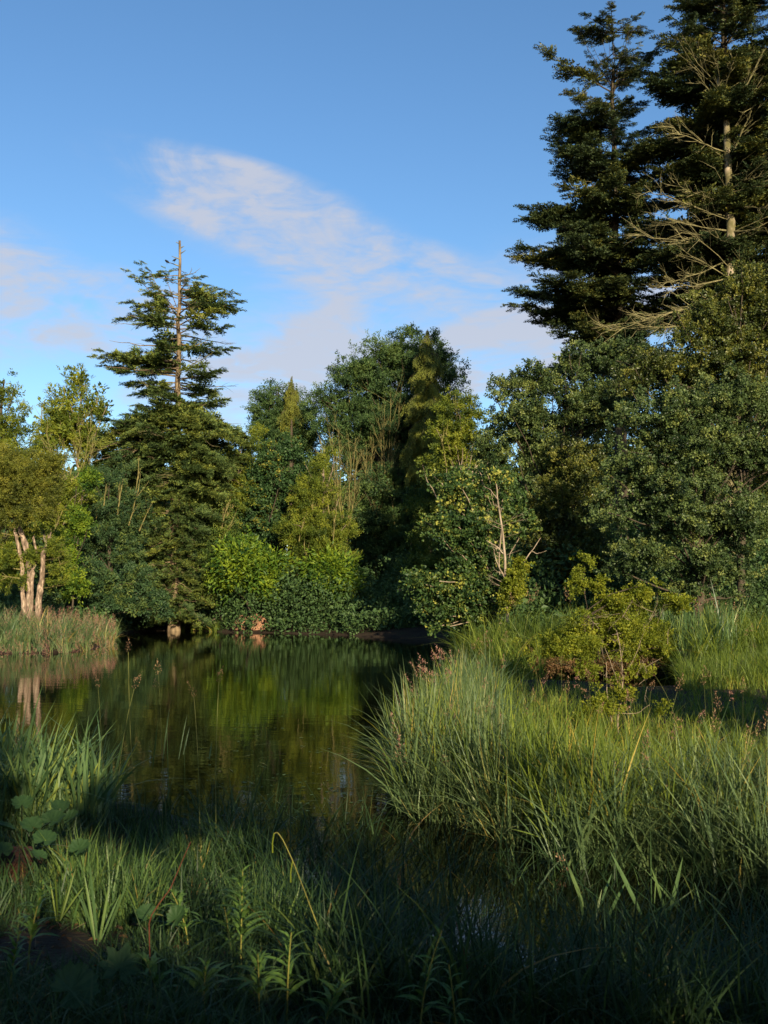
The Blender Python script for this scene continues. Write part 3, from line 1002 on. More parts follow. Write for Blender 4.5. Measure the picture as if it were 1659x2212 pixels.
bare_tree(51, 'leafless yellowish tree with many upright branches at the centre of the far bank', 748, 1335, 69, 1150,
          [(700, 960), (718, 935), (735, 925), (752, 935), (765, 950), (772, 985), (690, 985), (725, 980), (750, 1000), (710, 1020)], r=.085)
bare_tree(52, 'bare reddish-tipped branches above and right of the leafless centre tree', 812, 1335, 74, 1080,
          [(805, 940), (790, 955), (830, 880), (845, 860), (862, 880), (820, 900), (785, 970), (838, 985)], r=.07)
bare_tree(53, 'leafless twin-stemmed sapling left of the tall conifer', 150, 1335, 65, 1080,
          [(100, 930), (118, 960), (170, 930), (195, 920), (205, 960), (140, 950), (150, 1000)], r=.10)
# broken multi-stemmed willow on the left bank
def broken_willow():
    d = 50.0
    rng = np.random.default_rng(61)
    b = P(56, 1335, d)
    b[2] = float(ground_z(b[0], b[1])) - .1
    root = empty('broken_willow', b, 'pale many-stemmed willow with a snapped trunk on the left bank', 'tree')
    stems = [([(60, 1340), (52, 1290), (46, 1225), (42, 1180), (36, 1150)], .17, .11), ([(62, 1340), (66, 1260), (62, 1205), (56, 1180), (42, 1135), (26, 1110), (14, 1060)], .24, .12),
             ([(66, 1340), (72, 1255), (76, 1200), (78, 1165)], .12, .08), ([(82, 1340), (86, 1290), (92, 1255), (98, 1200), (102, 1172), (106, 1160)], .2, .14)]
    acc = Acc()
    for pts, r0, r1 in stems:
        q = np.array([P(u, v, d) - b for u, v in pts])
        q[:, 1] += rng.normal(0, .12, len(q))
        q[0, 2] = -.1
        t = np.linspace(0, 1, len(q))
        tt = np.linspace(0, 1, 22)
        path = np.stack([np.interp(tt, t, q[:, i]) for i in range(3)], 1) + rng.normal(0, .02, (22, 3))
        r0, r1 = r0 * .66, r1 * .7
        acc.tube(path, np.linspace(r0 * 1.25, r1, 22) * (1 + rng.normal(0, .07, 22)), 10)
        # jagged broken end
        for i in range(7):
            e = path[-1] + rng.normal(0, r1 * .5, 3)
            acc.tube(np.array([path[-1] + rng.normal(0, r1 * .3, 3), e + np.array([0, 0, rng.uniform(.05, .3)])]), [.04, .006], 4)
    link('trunk', acc.mesh('willow_stems', True), M['bark_pink'], root)
    acc = Acc()
    for (u, v, s) in ((96, 1210, 1), (98, 1225, 1), (92, 1240, 1), (45, 1190, -1), (44, 1230, -1), (60, 1190, 1), (30, 1140, -1), (96, 1270, 1), (48, 1250, -1), (95, 1195, 1), (50, 1160, -1)):
        bare_branch(rng, acc, P(u, v, d) - b, unit(np.array([s, -.4, .12])), rng.uniform(.9, 1.9), .035, 1, .1)
    link('side_twigs', acc.mesh('willow_twigs'), M['twig'], root)['kind'] = 'stuff'
    crown(rng, 'willow_crown', [(30, 1010, 70, 60), (95, 1040, 50, 60), (0, 1080, 60, 60), (80, 1100, 50, 36), (-40, 1030, 70, 90), (110, 1000, 40, 40), (14, 1085, 46, 40), (55, 1125, 40, 26), (-20, 1130, 40, 40)], d - .6, M['willow'], (.085, .04), 5.0, droop=.8, up=-.2, parent=root, origin=b)
    crown(rng, 'willow_regrowth', [(115, 1200, 26, 45), (20, 1200, 34, 50), (70, 1215, 40, 36), (125, 1255, 24, 30), (5, 1260, 30, 30), (60, 1150, 40, 30), (140, 1225, 22, 34), (30, 1240, 24, 30)], d + .7, M['yellowgreen'], (.085, .042), 2.6, droop=.2, parent=root, origin=b)

    crown(rng, 'willow_shoots', [(118, 1185, 18, 26), (14, 1205, 24, 28), (122, 1238, 16, 22), (70, 1205, 14, 20), (50, 1260, 12, 16)], d - .3, M['yellowgreen'], (.085, .042), 1.7, droop=.2, parent=root, origin=b)


broken_willow()

# ----------------------------------------------------------------- right-hand woods
tree(71, 'alder_tree', 'alder in the middle distance left of the tall firs, sky behind its shoulder', 1130, 1335, 45,
     [(1095, 850, 55, 52), (1170, 835, 75, 62), (1130, 920, 85, 75), (1060, 990, 60, 70), (1180, 1000, 75, 80), (1240, 900, 60, 80), (1060, 905, 26, 40), (1080, 815, 24, 22), (1230, 795, 60, 50), (1300, 790, 70, 55), (1290, 880, 80, 80), (1370, 770, 60, 50)], 'alder', leaf=(.105, .085), clump=.38, trunk_r=.26, n_limbs=40, wide=.55, cover=4.4)
tree(77, 'dark_tree', 'dark broadleaf behind the alders, filling the gap beneath the tall firs', 1400, 1335, 60,
     [(1260, 850, 80, 70), (1400, 840, 100, 80), (1530, 860, 90, 90), (1320, 940, 100, 90), (1480, 960, 110, 100), (1210, 930, 70, 80), (1640, 900, 90, 120), (1250, 1050, 110, 110), (1420, 1090, 130, 120), (1600, 1080, 120, 130)], 'olive_alder', leaf=(.20, .15), trunk_r=.3, cover=4.0)
tree(72, 'alder_tree', 'dark alder in the hollow between the maple and the big alder', 1200, 1335, 43,
     [(1200, 1100, 80, 90), (1250, 1010, 70, 80), (1180, 1200, 70, 80), (1260, 1200, 60, 100)], 'olive_alder', leaf=(.105, .085), clump=.38, trunk_r=.22, wide=.55, cover=4.4)
tree(73, 'alder_tree', 'olive-toned alder at the upper right, in front of the bare fir trunk', 1600, 1340, 39,
     [(1600, 640, 70, 75), (1540, 690, 80, 75), (1640, 740, 70, 110), (1480, 740, 70, 65), (1570, 790, 110, 80), (1420, 800, 80, 70), (1700, 660, 80, 130), (1490, 840, 80, 60), (1350, 830, 60, 50), (1640, 600, 40, 40)], 'olive_alder', leaf=(.10, .08), clump=.38, trunk_r=.3, n_limbs=46, wide=.55, cover=4.4)
tree(74, 'alder_tree', 'largest grey-green alder filling the right side above the reeds', 1500, 1340, 35,
     [(1560, 890, 110, 85), (1430, 900, 90, 70), (1340, 920, 60, 60), (1500, 990, 130, 90), (1630, 990, 80, 110), (1370, 1020, 80, 70), (1440, 1100, 130, 85), (1580, 1130, 100, 100), (1310, 1120, 50, 50), (1390, 1210, 100, 55),
      (1520, 1230, 80, 70), (1600, 1250, 50, 70), (1700, 930, 80, 150), (1320, 1030, 40, 50), (1480, 1290, 60, 40), (1590, 1310, 40, 36)], 'alder', leaf=(.092, .080), clump=.38, trunk_r=.3, n_limbs=60, wide=.55, cover=4.4)
tree(75, 'field_maple', 'maple with pale thin stem and spreading leafy skirts at the water edge', 1080, 1335, 38,
     [(1000, 1070, 55, 62), (1075, 1060, 55, 50), (955, 1140, 48, 42), (1030, 1150, 75, 62), (915, 1262, 55, 34), (985, 1290, 75, 66), (1050, 1240, 50, 66), (950, 1340, 46, 36), (1120, 1130, 44, 60), (880, 1250, 26, 18), (1040, 1320, 46, 40),
      (940, 1030, 22, 24), (1140, 1240, 20, 26), (1000, 1215, 60, 40)], 'maple', bark='bark_pale', leaf=(.13, .12), clump=.38, trunk_r=.09, n_limbs=40, per_twig=9, top=(1068, 1040), wide=.5, cover=3.8)
tree(76, 'alder_bush', 'small light green alder sprigs standing in front of the dark hollow', 1262, 1335, 31,
     [(1262, 1218, 20, 24), (1243, 1265, 18, 30), (1292, 1265, 22, 26), (1380, 1285, 30, 20), (1415, 1270, 18, 16), (1460, 1305, 40, 18), (1330, 1305, 40, 18)], 'hawthorn', leaf=(.075, .06), clump=.6, trunk_r=.018, n_limbs=6, cat='bush', cover=1.9, wide=.5)


def maple_snag():
    d = 36.5
    rng = np.random.default_rng(63)
    b = P(1095, 1335, d)
    b[2] = float(ground_z(b[0], b[1])) - .1
    root = empty('bare_sapling', b, 'thin pale bare-stemmed sapling standing in front of the maple', 'tree')
    acc = Acc()
    for pts, r0, r1 in (([(1096, 1345), (1093, 1270), (1090, 1200), (1084, 1140), (1076, 1080), (1072, 1045)], .06, .022), ([(1094, 1290), (1110, 1262), (1135, 1210), (1168, 1162)], .04, .012), ([(1148, 1190), (1160, 1196), (1180, 1190)], .015, .006),
                        ([(1090, 1200), (1072, 1180), (1050, 1168)], .03, .01), ([(1092, 1250), (1072, 1215), (1066, 1190)], .03, .01), ([(1084, 1140), (1078, 1215), (1080, 1240)], .03, .02), ([(1076, 1080), (1060, 1060), (1045, 1050)], .02, .008)):
        q = np.array([P(u, v, d) - b for u, v in pts])
        q[:, 1] += rng.normal(0, .05, len(q))
        t = np.linspace(0, 1, len(q))
        tt = np.linspace(0, 1, 14)
        path = np.stack([np.interp(tt, t, q[:, i]) for i in range(3)], 1) + rng.normal(0, .008, (14, 3))
        acc.tube(path, np.linspace(r0, r1, 14), 7)
    for i in range(14):
        v = rng.uniform(1080, 1300)
        bare_branch(rng, acc, P(1088, v, d) - b, unit(np.array([rng.choice([-1, 1]), -.4, .3])), rng.uniform(.3, .8), .012, 1)
    link('trunk', acc.mesh('bare_sapling_stems', True), M['bark_pale'], root)
    crown(rng, 'sapling_ivy', [(1110, 1265, 22, 40), (1125, 1230, 16, 26), (1090, 1300, 12, 30)], d, M['hawthorn'], (.08, .07), 1.6, parent=root, origin=b, clump=.5)


maple_snag()

fir_l, _, _ = conifer(81, 'fir_tree', 'tall dark fir with a flat tufted top and gap below it', 1346, 52, 62, 790,
    [(62, 1255, 1420), (85, 1262, 1440), (110, 1268, 1440), (150, 1285, 1430), (185, 1305, 1405), (205, 1335, 1360), (225, 1325, 1372), (238, 1230, 1400), (260, 1225, 1420), (300, 1210, 1440), (330, 1192, 1450), (390, 1200, 1450), (430, 1200, 1450), (470, 1192, 1450),
     (500, 1138, 1450), (540, 1150, 1460), (590, 1135, 1460), (630, 1140, 1460), (680, 1105, 1460), (740, 1110, 1460), (790, 1110, 1460)], 'fir', 'bark_dark', .42, 250, spray=(.26, .085), v_trunk_top=150, rise=.22, droop=.16, bare=.04, tier=2.6, dens=1.0, vary=(.7, 1.12),
    extra=[(1180, 115, 3.14, 2.2), (1228, 205, 3.14, .5), (1252, 68, 3.0, 3.2), (1135, 495, 3.14, -.3), (1108, 680, 3.1, -.5), (1430, 95, .2, 2.6), (1300, 72, 2.8, 3.0), (1370, 75, .8, 3.2), (1325, 80, 2.4, 3.4), (1398, 84, .5, 3.0), (1355, 78, 1.0, 3.6), (1275, 85, 3.0, 2.6), (1412, 110, .3, 2.2), (1268, 120, 3.1, 1.6), (1310, 95, 4.2, 3.0), (1380, 100, 5.2, 3.0), (1345, 90, 4.7, 3.2)])
fir_r, _, _ = conifer(82, 'fir_tree', 'tallest fir at the right edge, its top cut by the frame', 1600, 49.5, -60, 700,
    [(-60, 1520, 1700), (0, 1500, 1720), (50, 1462, 1740), (110, 1470, 1750), (170, 1440, 1750), (230, 1400, 1760), (300, 1390, 1780), (400, 1400, 1800), (470, 1400, 1800), (540, 1400, 1800), (640, 1380, 1800), (700, 1390, 1800)],
    'fir', 'bark_dark', .5, 260, spray=(.27, .09), rise=.16, droop=.14, bare=.05, tier=2.4, dens=1.0, vary=(.65, 1.1), extra=[(1560, -10, 2.8, 3.0), (1520, 10, 2.9, 2.5), (1452, 48, 3.1, .5), (1640, 5, .5, 2.5)])


def dead_fir():
    d = 47.0
    rng = np.random.default_rng(83)
    b = P(1578, 1340, d)
    b[2] = float(ground_z(b[0], b[1])) - .1
    root = empty('bare_fir', b, 'dead fir with pale mossy trunk and bare side branches at the right', 'tree')
    pts = np.array([P(u, v, d) - b for u, v in ((1580, 1345), (1578, 900), (1577, 600), (1577, 480), (1574, 400), (1570, 320), (1568, 250), (1555, 200), (1548, 150), (1545, 110))])
    t = np.linspace(0, 1, len(pts))
    tt = np.linspace(0, 1, 40)
    path = np.stack([np.interp(tt, t, pts[:, i]) for i in range(3)], 1) + rng.normal(0, .02, (40, 3))
    acc = Acc()
    acc.tube(path, np.interp(tt, [0, .5, .68, .85, 1], [.27, .185, .14, .075, .025]), 11)
    link('trunk', acc.mesh('bare_fir_trunk', True), M['bark_moss'], root)
    acc = Acc()
    for i in range(50):
        z = rng.uniform(path[:, 2].max() * .38, path[:, 2].max() * .97)
        o = np.array([np.interp(z, path[:, 2], path[:, j]) for j in range(3)])
        th = rng.uniform(-.5, math.pi + .5)
        hh = z / path[:, 2].max()
        L = rng.uniform(1.2, 3.6) * (1.5 - hh) * 1.25
        dr = unit(np.array([math.cos(th), -abs(math.sin(th)) * .8, rng.uniform(-.05, .25) + (.5 if hh > .8 else 0)]))
        bare_branch(rng, acc, o, dr, L, .036 * (1.4 - hh), 2 if L > 2 else 1, .22 if hh > .6 else .05, .85)
    for (u, v, uu, vv) in ((1575, 560, 1440, 610), (1575, 600, 1400, 620), (1575, 640, 1310, 700), (1577, 520, 1360, 505), (1577, 470, 1390, 400), (1577, 440, 1450, 395), (1574, 390, 1650, 380), (1574, 440, 1650, 450), (1576, 500, 1655, 490), (1570, 330, 1440, 270),
                           (1568, 240, 1500, 150), (1568, 260, 1640, 130), (1572, 350, 1640, 200), (1560, 200, 1585, 130), (1577, 620, 1400, 690), (1577, 690, 1330, 705)):
        a, g = P(u, v, d) - b, P(uu, vv, d - 1.5) - b
        L = np.linalg.norm(g - a)
        w = np.linspace(0, 1, 10)[:, None]
        mid = (a + g) / 2 + np.array([0, 0, -.07 * L])
        pth = a * (1 - w) ** 2 + 2 * mid * w * (1 - w) + g * w ** 2 + rng.normal(0, .015 * L, (10, 3)) * w
        acc.tube(pth, np.linspace(.05, .010, 10), 5)
        for q in range(int(6 + L * 2.2)):
            s = rng.uniform(.2, .98)
            o = np.array([np.interp(s, w[:, 0], pth[:, j]) for j in range(3)])
            bare_branch(rng, acc, o, unit((g - a) / L + rng.normal(0, .5, 3)), L * rng.uniform(.1, .28), .018, 1, .15)
    link('branches', acc.mesh('bare_fir_branches'), M['twig_grey'], root)['kind'] = 'stuff'


dead_fir()

# dark wood behind everything
def leafy_protos(rng, L, W, m, span, mat, k=4):
    out = []
    for _ in range(k):
        pos = rng.normal(0, span * .35, (m, 3))
        v, f, s_, tt = leaves_arrays(pos, rng.normal(size=(m, 3)) + np.array([.5, 0, 0]), rng.normal(0, .6, (m, 3)) + np.array([0, 0, .8]), L * rng.uniform(.7, 1.3, m), W * rng.uniform(.7, 1.3, m), rng.normal(.5, .17, m))
        out.append(proto(raw_mesh('sprig', v, f, s_, tt), M[mat]))
    return out


def back_wood():
    rng = np.random.default_rng(91)
    lob = []
    for u in range(-500, 2300, 110):
        lob.append((u + rng.uniform(-30, 30), 1180 + rng.uniform(-30, 30), 110, 170))
        lob.append((u + rng.uniform(-30, 30), 1070 + rng.uniform(-20, 60), 90, 90))
    d = 96.0
    C, Rr = lobes_world(lob, d)
    for u in range(-500, 2300, 90):
        lob.append((u + rng.uniform(-30, 30), 1280, 100, 80))
    C, Rr = lobes_world(lob, d)
    n = 26000
    li = rng.integers(0, len(C), n)
    p = C[li] + unit(rng.normal(size=(n, 3))) * Rr[li] * (rng.uniform(.3, 1, n) ** .5)[:, None] * np.array([1, .5, 1])
    p = p[p[:, 2] > .3]
    n = len(p)
    scatter('far_woodland', p, rng.normal(size=(n, 3)), unit(rng.normal(size=(n, 3)) * .6 + np.array([0, -.5, .7])), rng.uniform(.8, 1.5, n), rng.normal(-.1, .1, n), leafy_protos(rng, .55, .4, 12, 1.0, 'ash'))
    o = bpy.data.objects['far_woodland']
    tag(o, 'dense dark woodland seen through the gaps behind the bank trees', 'woodland', kind='stuff')


back_wood()

# undergrowth at the feet of the trees along the far bank
def undergrowth():
    rng = np.random.default_rng(92)
    n = 9000
    u = rng.uniform(-300, 1010, n)
    d = np.where(u < 245, rng.uniform(57, 68, n), np.where(u < 700, rng.uniform(62.5, 72, n), rng.uniform(60, 74, n)))
    x = (u - 829.5) / FPX * d
    z = ground_z(x, d)
    ok = (sdist(x, d) > .3)
    h = rng.random(n) ** 1.25 * (1.2 + (2.0 + 1.3 * hsh(x * .5, d * .4)) * np.clip((d - 61) / 4, 0, 1.2))
    p = np.stack([x, d, z + h], 1)[ok]
    m = 9000
    u2 = rng.uniform(960, 2000, m)
    d2 = rng.uniform(37, 54, m)
    x2 = (u2 - 829.5) / FPX * d2
    h2 = rng.random(m) ** 1.2 * (1.2 + 4.5 * np.clip((d2 - 38) / 6, 0, 1))
    p2 = np.stack([x2, d2, ground_z(x2, d2) + h2], 1)
    p2 = p2[sdist(x2, d2) > .4]
    p = np.concatenate([p, p2])
    k = len(p)
    o = scatter('undergrowth', p, rng.normal(size=(k, 3)), unit(rng.normal(size=(k, 3)) * .5 + np.array([0, -.45, .7])), rng.uniform(.7, 1.4, k), rng.normal(-.05, .1, k), leafy_protos(rng, .2, .12, 12, .5, 'ash'))
    tag(o, 'dark leafy undergrowth at the feet of the bank trees', 'undergrowth', kind='stuff')


undergrowth()

# ----------------------------------------------------------------- grasses
def blades_mesh(rng, name, base, h, wd, lean_dir, lean, tint, segs=3, fold=True):
    """curved tapering grass blades"""
    n = len(base)
    t = np.linspace(0, 1, segs + 1)
    ld = np.stack([np.cos(lean_dir), np.sin(lean_dir), np.zeros(n)], 1)
    yaw = lean_dir + math.pi / 2 + rng.normal(0, .6, n)
    sd = np.stack([np.cos(yaw), np.sin(yaw), np.zeros(n)], 1)
    c = np.zeros((n, segs + 1, 3))
    arc = lean[:, None] * t[None] ** 2
    up = t[None] - .45 * np.minimum(lean[:, None], 1.6) ** 2 * t[None] ** 2.6 * .62
    c += base[:, None]
    c += ld[:, None] * (h[:, None] * arc)[..., None]
    c[..., 2] += h[:, None] * up
    prof = np.interp(t, [0, .25, .6, 1], [.75, 1, .8, 0])
    off = sd[:, None] * (wd[:, None] * prof[None] * .5)[..., None]
    Lf, Rt = c - off, c + off
    # rows 0..segs-1 have two verts, tip one
    v = np.concatenate([np.stack([Lf[:, :-1], Rt[:, :-1]], 2).reshape(n, -1, 3), c[:, -1:]], 1)
    k = 2 * segs + 1
    f4 = []
    for i in range(segs - 1):
        a = 2 * i
        f4.append([a, a + 1, a + 3, a + 2])
    f4 = np.array(f4).ravel()
    tri = np.array([2 * segs - 2, 2 * segs - 1, 2 * segs])
    pat = np.concatenate([f4, tri])
    f = (np.arange(n)[:, None] * k + pat[None]).ravel().astype(int)
    s = np.tile(np.concatenate([np.full(segs - 1, 4), [3]]), n).astype(int)
    return raw_mesh(name, v.reshape(-1, 3), f, s, np.repeat(tint, segs), True)


def in_poly(u, v, poly):
    return sdist(u, v, np.array(poly, float)) < 0


def grass(seed, name, label, poly, n, zc, h, wd, mat, lean=(.15, .6), segs=3, water_ok=.0, tuft=.3, blades=14, hfun=None, dirbias=None, tint0=.5, vpow=1.0, dry=.03, thin=None):
    """grass that covers the ground seen inside an outline (photograph points on the ground at height zc)"""
    rng = np.random.default_rng(seed)
    poly = [tuple(p) for p in poly]
    pw = np.array([G(a, b_, zc)[:2] for a, b_ in poly])
    us, vs = [p[0] for p in poly], [p[1] for p in poly]
    u = rng.uniform(min(us), max(us), n * 4)
    v = min(vs) + (max(vs) - min(vs)) * rng.random(n * 4) ** vpow
    ok = in_poly(u, v, poly)
    u, v = u[ok][:n], v[ok][:n]
    g = np.array([G(a, b_, zc)[:2] for a, b_ in zip(u, v)])
    sd = sdist(g[:, 0], g[:, 1])
    g = g[sd > -water_ok]
    m = len(g)
    z = np.maximum(ground_z(g[:, 0], g[:, 1]), -.25) - .03
    if thin is not None:
        g = g[rng.random(m) < thin(g[:, 0], g[:, 1])]
        m = len(g)
        z = np.maximum(ground_z(g[:, 0], g[:, 1]), -.25) - .03
    hk = rng.uniform(.42, 1.2, m) * (1 + .22 * hsh(g[:, 0] * 2.6, g[:, 1] * 2.6))
    if hfun is not None:
        hk = hk * hfun(g[:, 0], g[:, 1])
    pr = []
    nb = blades
    for q in range(5):
        rad = tuft * np.sqrt(rng.random(nb))
        th = rng.uniform(0, 6.28, nb)
        base = np.stack([rad * np.cos(th), rad * np.sin(th), np.zeros(nb)], 1)
        ang = np.where(rng.random(nb) < .25, th, rng.uniform(0, 6.28, nb))
        hh = rng.uniform(h[0], h[1], nb) * (1 - .35 * (rng.random(nb) < .4))
        le = lean[0] + (lean[1] - lean[0]) * rng.random(nb) ** 1.1
        le = np.where(rng.random(nb) < .14, rng.uniform(.8, 1.5, nb), le)
        me = blades_mesh(rng, name, base, hh, rng.uniform(wd[0], wd[1], nb), ang, le, rng.normal(tint0, .15, nb) + .35 * (rng.random(nb) < dry), segs)
        pr.append(proto(me, M[mat]))
    yaw = rng.uniform(0, 6.28, m)
    up = np.stack([rng.normal(0, .14, m), rng.normal(0, .14, m), np.ones(m)], 1)
    if dirbias is not None:
        up += np.array([math.cos(dirbias), math.sin(dirbias), 0]) * rng.uniform(-.08, .22, m)[:, None]
    up = unit(up)
    ax = np.cross(np.stack([np.cos(yaw), np.sin(yaw), np.zeros(m)], 1), up)
    o = scatter(name, np.stack([g[:, 0], g[:, 1], z], 1), ax, up, np.stack([hk ** .5, hk ** .5, hk], 1), rng.normal(0, .14, m) + .12 * hsh(g[:, 0] * 1.3, g[:, 1] * 1.3), pr)
    tag(o, label, 'grass', kind='stuff')
    return g


# left far bank
grass(101, 'reed_grass', 'tall blue-green reed grass along the left bank', [(-400, 1335), (250, 1345), (245, 1395), (150, 1412), (-400, 1416)], 2600, .3, (.7, 1.45), (.022, .045), 'grass_blue', (.2, .9), 3, .1, .22, tint0=.6)
grass(102, 'shore_grass', 'yellow-green tuft of grass at the water under the tall conifer', [(380, 1345), (480, 1345), (470, 1368), (380, 1366)], 260, .2, (.5, 1.1), (.03, .05), 'grass_lit', (.2, .8), 3, .1, .2)
# back clump on the right
back_poly = [(985, 1385), (1100, 1370), (1659, 1370), (1900, 1370), (1900, 1440), (1480, 1455), (1300, 1462), (1100, 1462), (1010, 1440)]
grass(103, 'reed_grass', 'tall lush reed bed beneath the alders at the right', back_poly, 4200, .3, (.9, 1.9), (.018, .036), 'grass_lit', (.15, .8), 4, .0, .22, tint0=.45)
grass(104, 'iris_bed', 'stand of upright blue-green iris blades at the right of the reeds', [(1425, 1385), (1590, 1385), (1580, 1450), (1430, 1450)], 420, .3, (1.5, 2.3), (.035, .06), 'reed', (.05, .45), 5, .0, .25, blades=10)
grass(115, 'meadow_grass', 'shaded grass on the right between the reed bed and the sunlit grass', [(1450, 1440), (1900, 1430), (1900, 1530), (1700, 1490), (1480, 1500)], 1500, .25, (.5, 1.0), (.012, .024), 'grass_lit', (.15, .8), 3, .0, .2)
# front clump
front_poly = [(1010, 1478), (1080, 1478), (1200, 1492), (1400, 1502), (1700, 1480), (1900, 1520), (1900, 1900), (1560, 1870), (1420, 1845), (1290, 1842), (1190, 1825), (1100, 1785), (990, 1760), (880, 1740), (848, 1690), (865, 1640), (905, 1570), (950, 1510)]


def front_h(x, y):
    edge = np.clip(1 - sdist(x, y) / 2.0, 0, 1)
    right = np.clip((x - 2.0) / 2.2, 0, 1)
    return (.58 + .45 * edge) * (1 - .45 * right)


grass(105, 'canary_grass', 'big sunlit clump of canary grass jutting into the pond', front_poly, 4000, .25, (.45, 1.35), (.010, .026), 'grass_lit', (.03, .62), 5, .05, .12, blades=13, hfun=front_h, tint0=.5, dry=.08,
      thin=lambda x, y: np.where(hsh(x * 3.1 + 2, y * 2.7) > -.42, 1.0, .25))
grass(106, 'sedge_fringe', 'blue-green sedge fringing the left side of the sunlit clump', [(1000, 1475), (1060, 1478), (1080, 1640), (1120, 1790), (995, 1765), (892, 1745), (862, 1690), (880, 1640), (918, 1570), (958, 1510)], 1250, .2, (.5, 1.3), (.009, .022), 'grass_blue', (.05, .95), 5, .3, .16, blades=13, dirbias=3.6, tint0=.6, dry=.06)
grass(107, 'sedge_fringe', 'taller dark sedge at the near right edge of the clump', [(1180, 1800), (1420, 1780), (1900, 1800), (1900, 1930), (1560, 1890), (1400, 1860), (1200, 1845)], 900, .15, (.5, 1.15), (.011, .024), 'grass_blue', (.2, 1.0), 5, .4, .18, blades=12, dry=.06)
# near bank
near_poly = [(-250, 1680), (150, 1685), (480, 1755), (720, 1930), (830, 2080), (1000, 2180), (1500, 2225), (1500, 2420), (-250, 2420)]


def near_h(x, y):
    bare = np.exp(-(((x + 2.0) / .36) ** 2 + ((y - 6.0) / .42) ** 2))
    return np.maximum(.12, 1 - 1.3 * np.clip(bare * 1.25, 0, 1)) * (1 + .3 * hsh(x * 2.2, y * 2.2)) * (.5 + .5 * np.clip((y - 5.9) / 1.4, 0, 1))


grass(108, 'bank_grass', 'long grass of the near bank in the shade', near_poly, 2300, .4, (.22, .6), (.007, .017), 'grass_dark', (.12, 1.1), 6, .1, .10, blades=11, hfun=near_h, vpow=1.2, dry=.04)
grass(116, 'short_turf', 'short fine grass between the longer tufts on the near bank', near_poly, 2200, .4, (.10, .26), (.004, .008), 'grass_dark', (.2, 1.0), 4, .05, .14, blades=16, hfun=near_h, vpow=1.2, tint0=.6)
for i, (lab, poly) in enumerate([('grass patch coloured as if sunlit, right of the peaty clod at lower left', [(110, 1900), (200, 1860), (330, 1850), (350, 1930), (300, 1990), (170, 2000)]), ('grass patch coloured as if sunlit, behind the tallest willowherb', [(500, 1900), (560, 1870), (650, 1880), (670, 1950), (620, 1990), (520, 1990)]),
                                 ('grass patch coloured as if sunlit, along the foot of the left iris tuft', [(300, 1780), (420, 1790), (470, 1830), (400, 1850), (300, 1830)])]):
    grass(117 + i, 'sun_toned_grass', lab, poly, (260, 200, 70)[i], .5, (.22, .48), (.008, .017), 'grass_mid', (.05, .8), 6, .1, .10, blades=11, tint0=.55)  # the lighter tone paints pools of sun on the shaded bank
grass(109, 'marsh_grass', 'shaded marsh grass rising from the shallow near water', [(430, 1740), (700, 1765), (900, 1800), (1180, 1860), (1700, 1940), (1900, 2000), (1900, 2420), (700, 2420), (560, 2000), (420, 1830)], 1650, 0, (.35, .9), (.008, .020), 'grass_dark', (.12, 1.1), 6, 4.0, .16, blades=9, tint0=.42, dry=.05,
      thin=lambda x, y: 1 - .86 * np.exp(-((x - .95) / .55) ** 2 - ((y - 7.4) / 1.1) ** 2) - .35 * (x > 1.6))
grass(110, 'iris_bed', 'thick blue-green iris tuft at the left edge of the near bank', [(-150, 1680), (150, 1690), (240, 1735), (200, 1790), (-150, 1790)], 260, .35, (.55, 1.1), (.022, .046), 'reed', (.06, .6), 6, .5, .14, blades=8, dirbias=.3, dry=.08)

# ----------------------------------------------------------------- flowering grass stalks, one by one
def panicle_mesh(rng, name, L, n, drop):
    A, X, Nn, Ln, Wd, T = [], [], [], [], [], []
    k = n
    t = rng.uniform(0, 1, k)
    ang = rng.uniform(0, 6.28, k)
    spread = L * .22 * np.sin(np.clip(t * 1.1 + .15, 0, 1) * math.pi) ** .8 + .006
    r = rng.uniform(.2, 1, k) * spread
    p = np.stack([np.cos(ang) * r + drop * L * t ** 2, np.sin(ang) * r, L * t + r * .35], 1)
    a = np.stack([np.cos(ang) * .6, np.sin(ang) * .6, np.full(k, .75)], 1) + rng.normal(0, .3, (k, 3))
    v, f, s, tt = leaves_arrays(p, a, rng.normal(size=(k, 3)), rng.uniform(.12, .22, k) * L * .55, rng.uniform(.03, .06, k) * L * .7, rng.random(k), .1)
    return raw_mesh(name, v, f, s, tt)


rngp = np.random.default_rng(120)
PAN = [panicle_mesh(rngp, 'seed_head', 1.0, 64, dd) for dd in (.05, .2, .4)]
STK = []
for b in (.05, .15, .28):
    a = Acc()
    t = np.linspace(0, 1, 7)
    a.tube(np.stack([b * t ** 2, 0 * t, t * (1 - .1 * b)], 1), np.linspace(.0035, .002, 7), 3)
    STK.append(a.mesh('stem'))


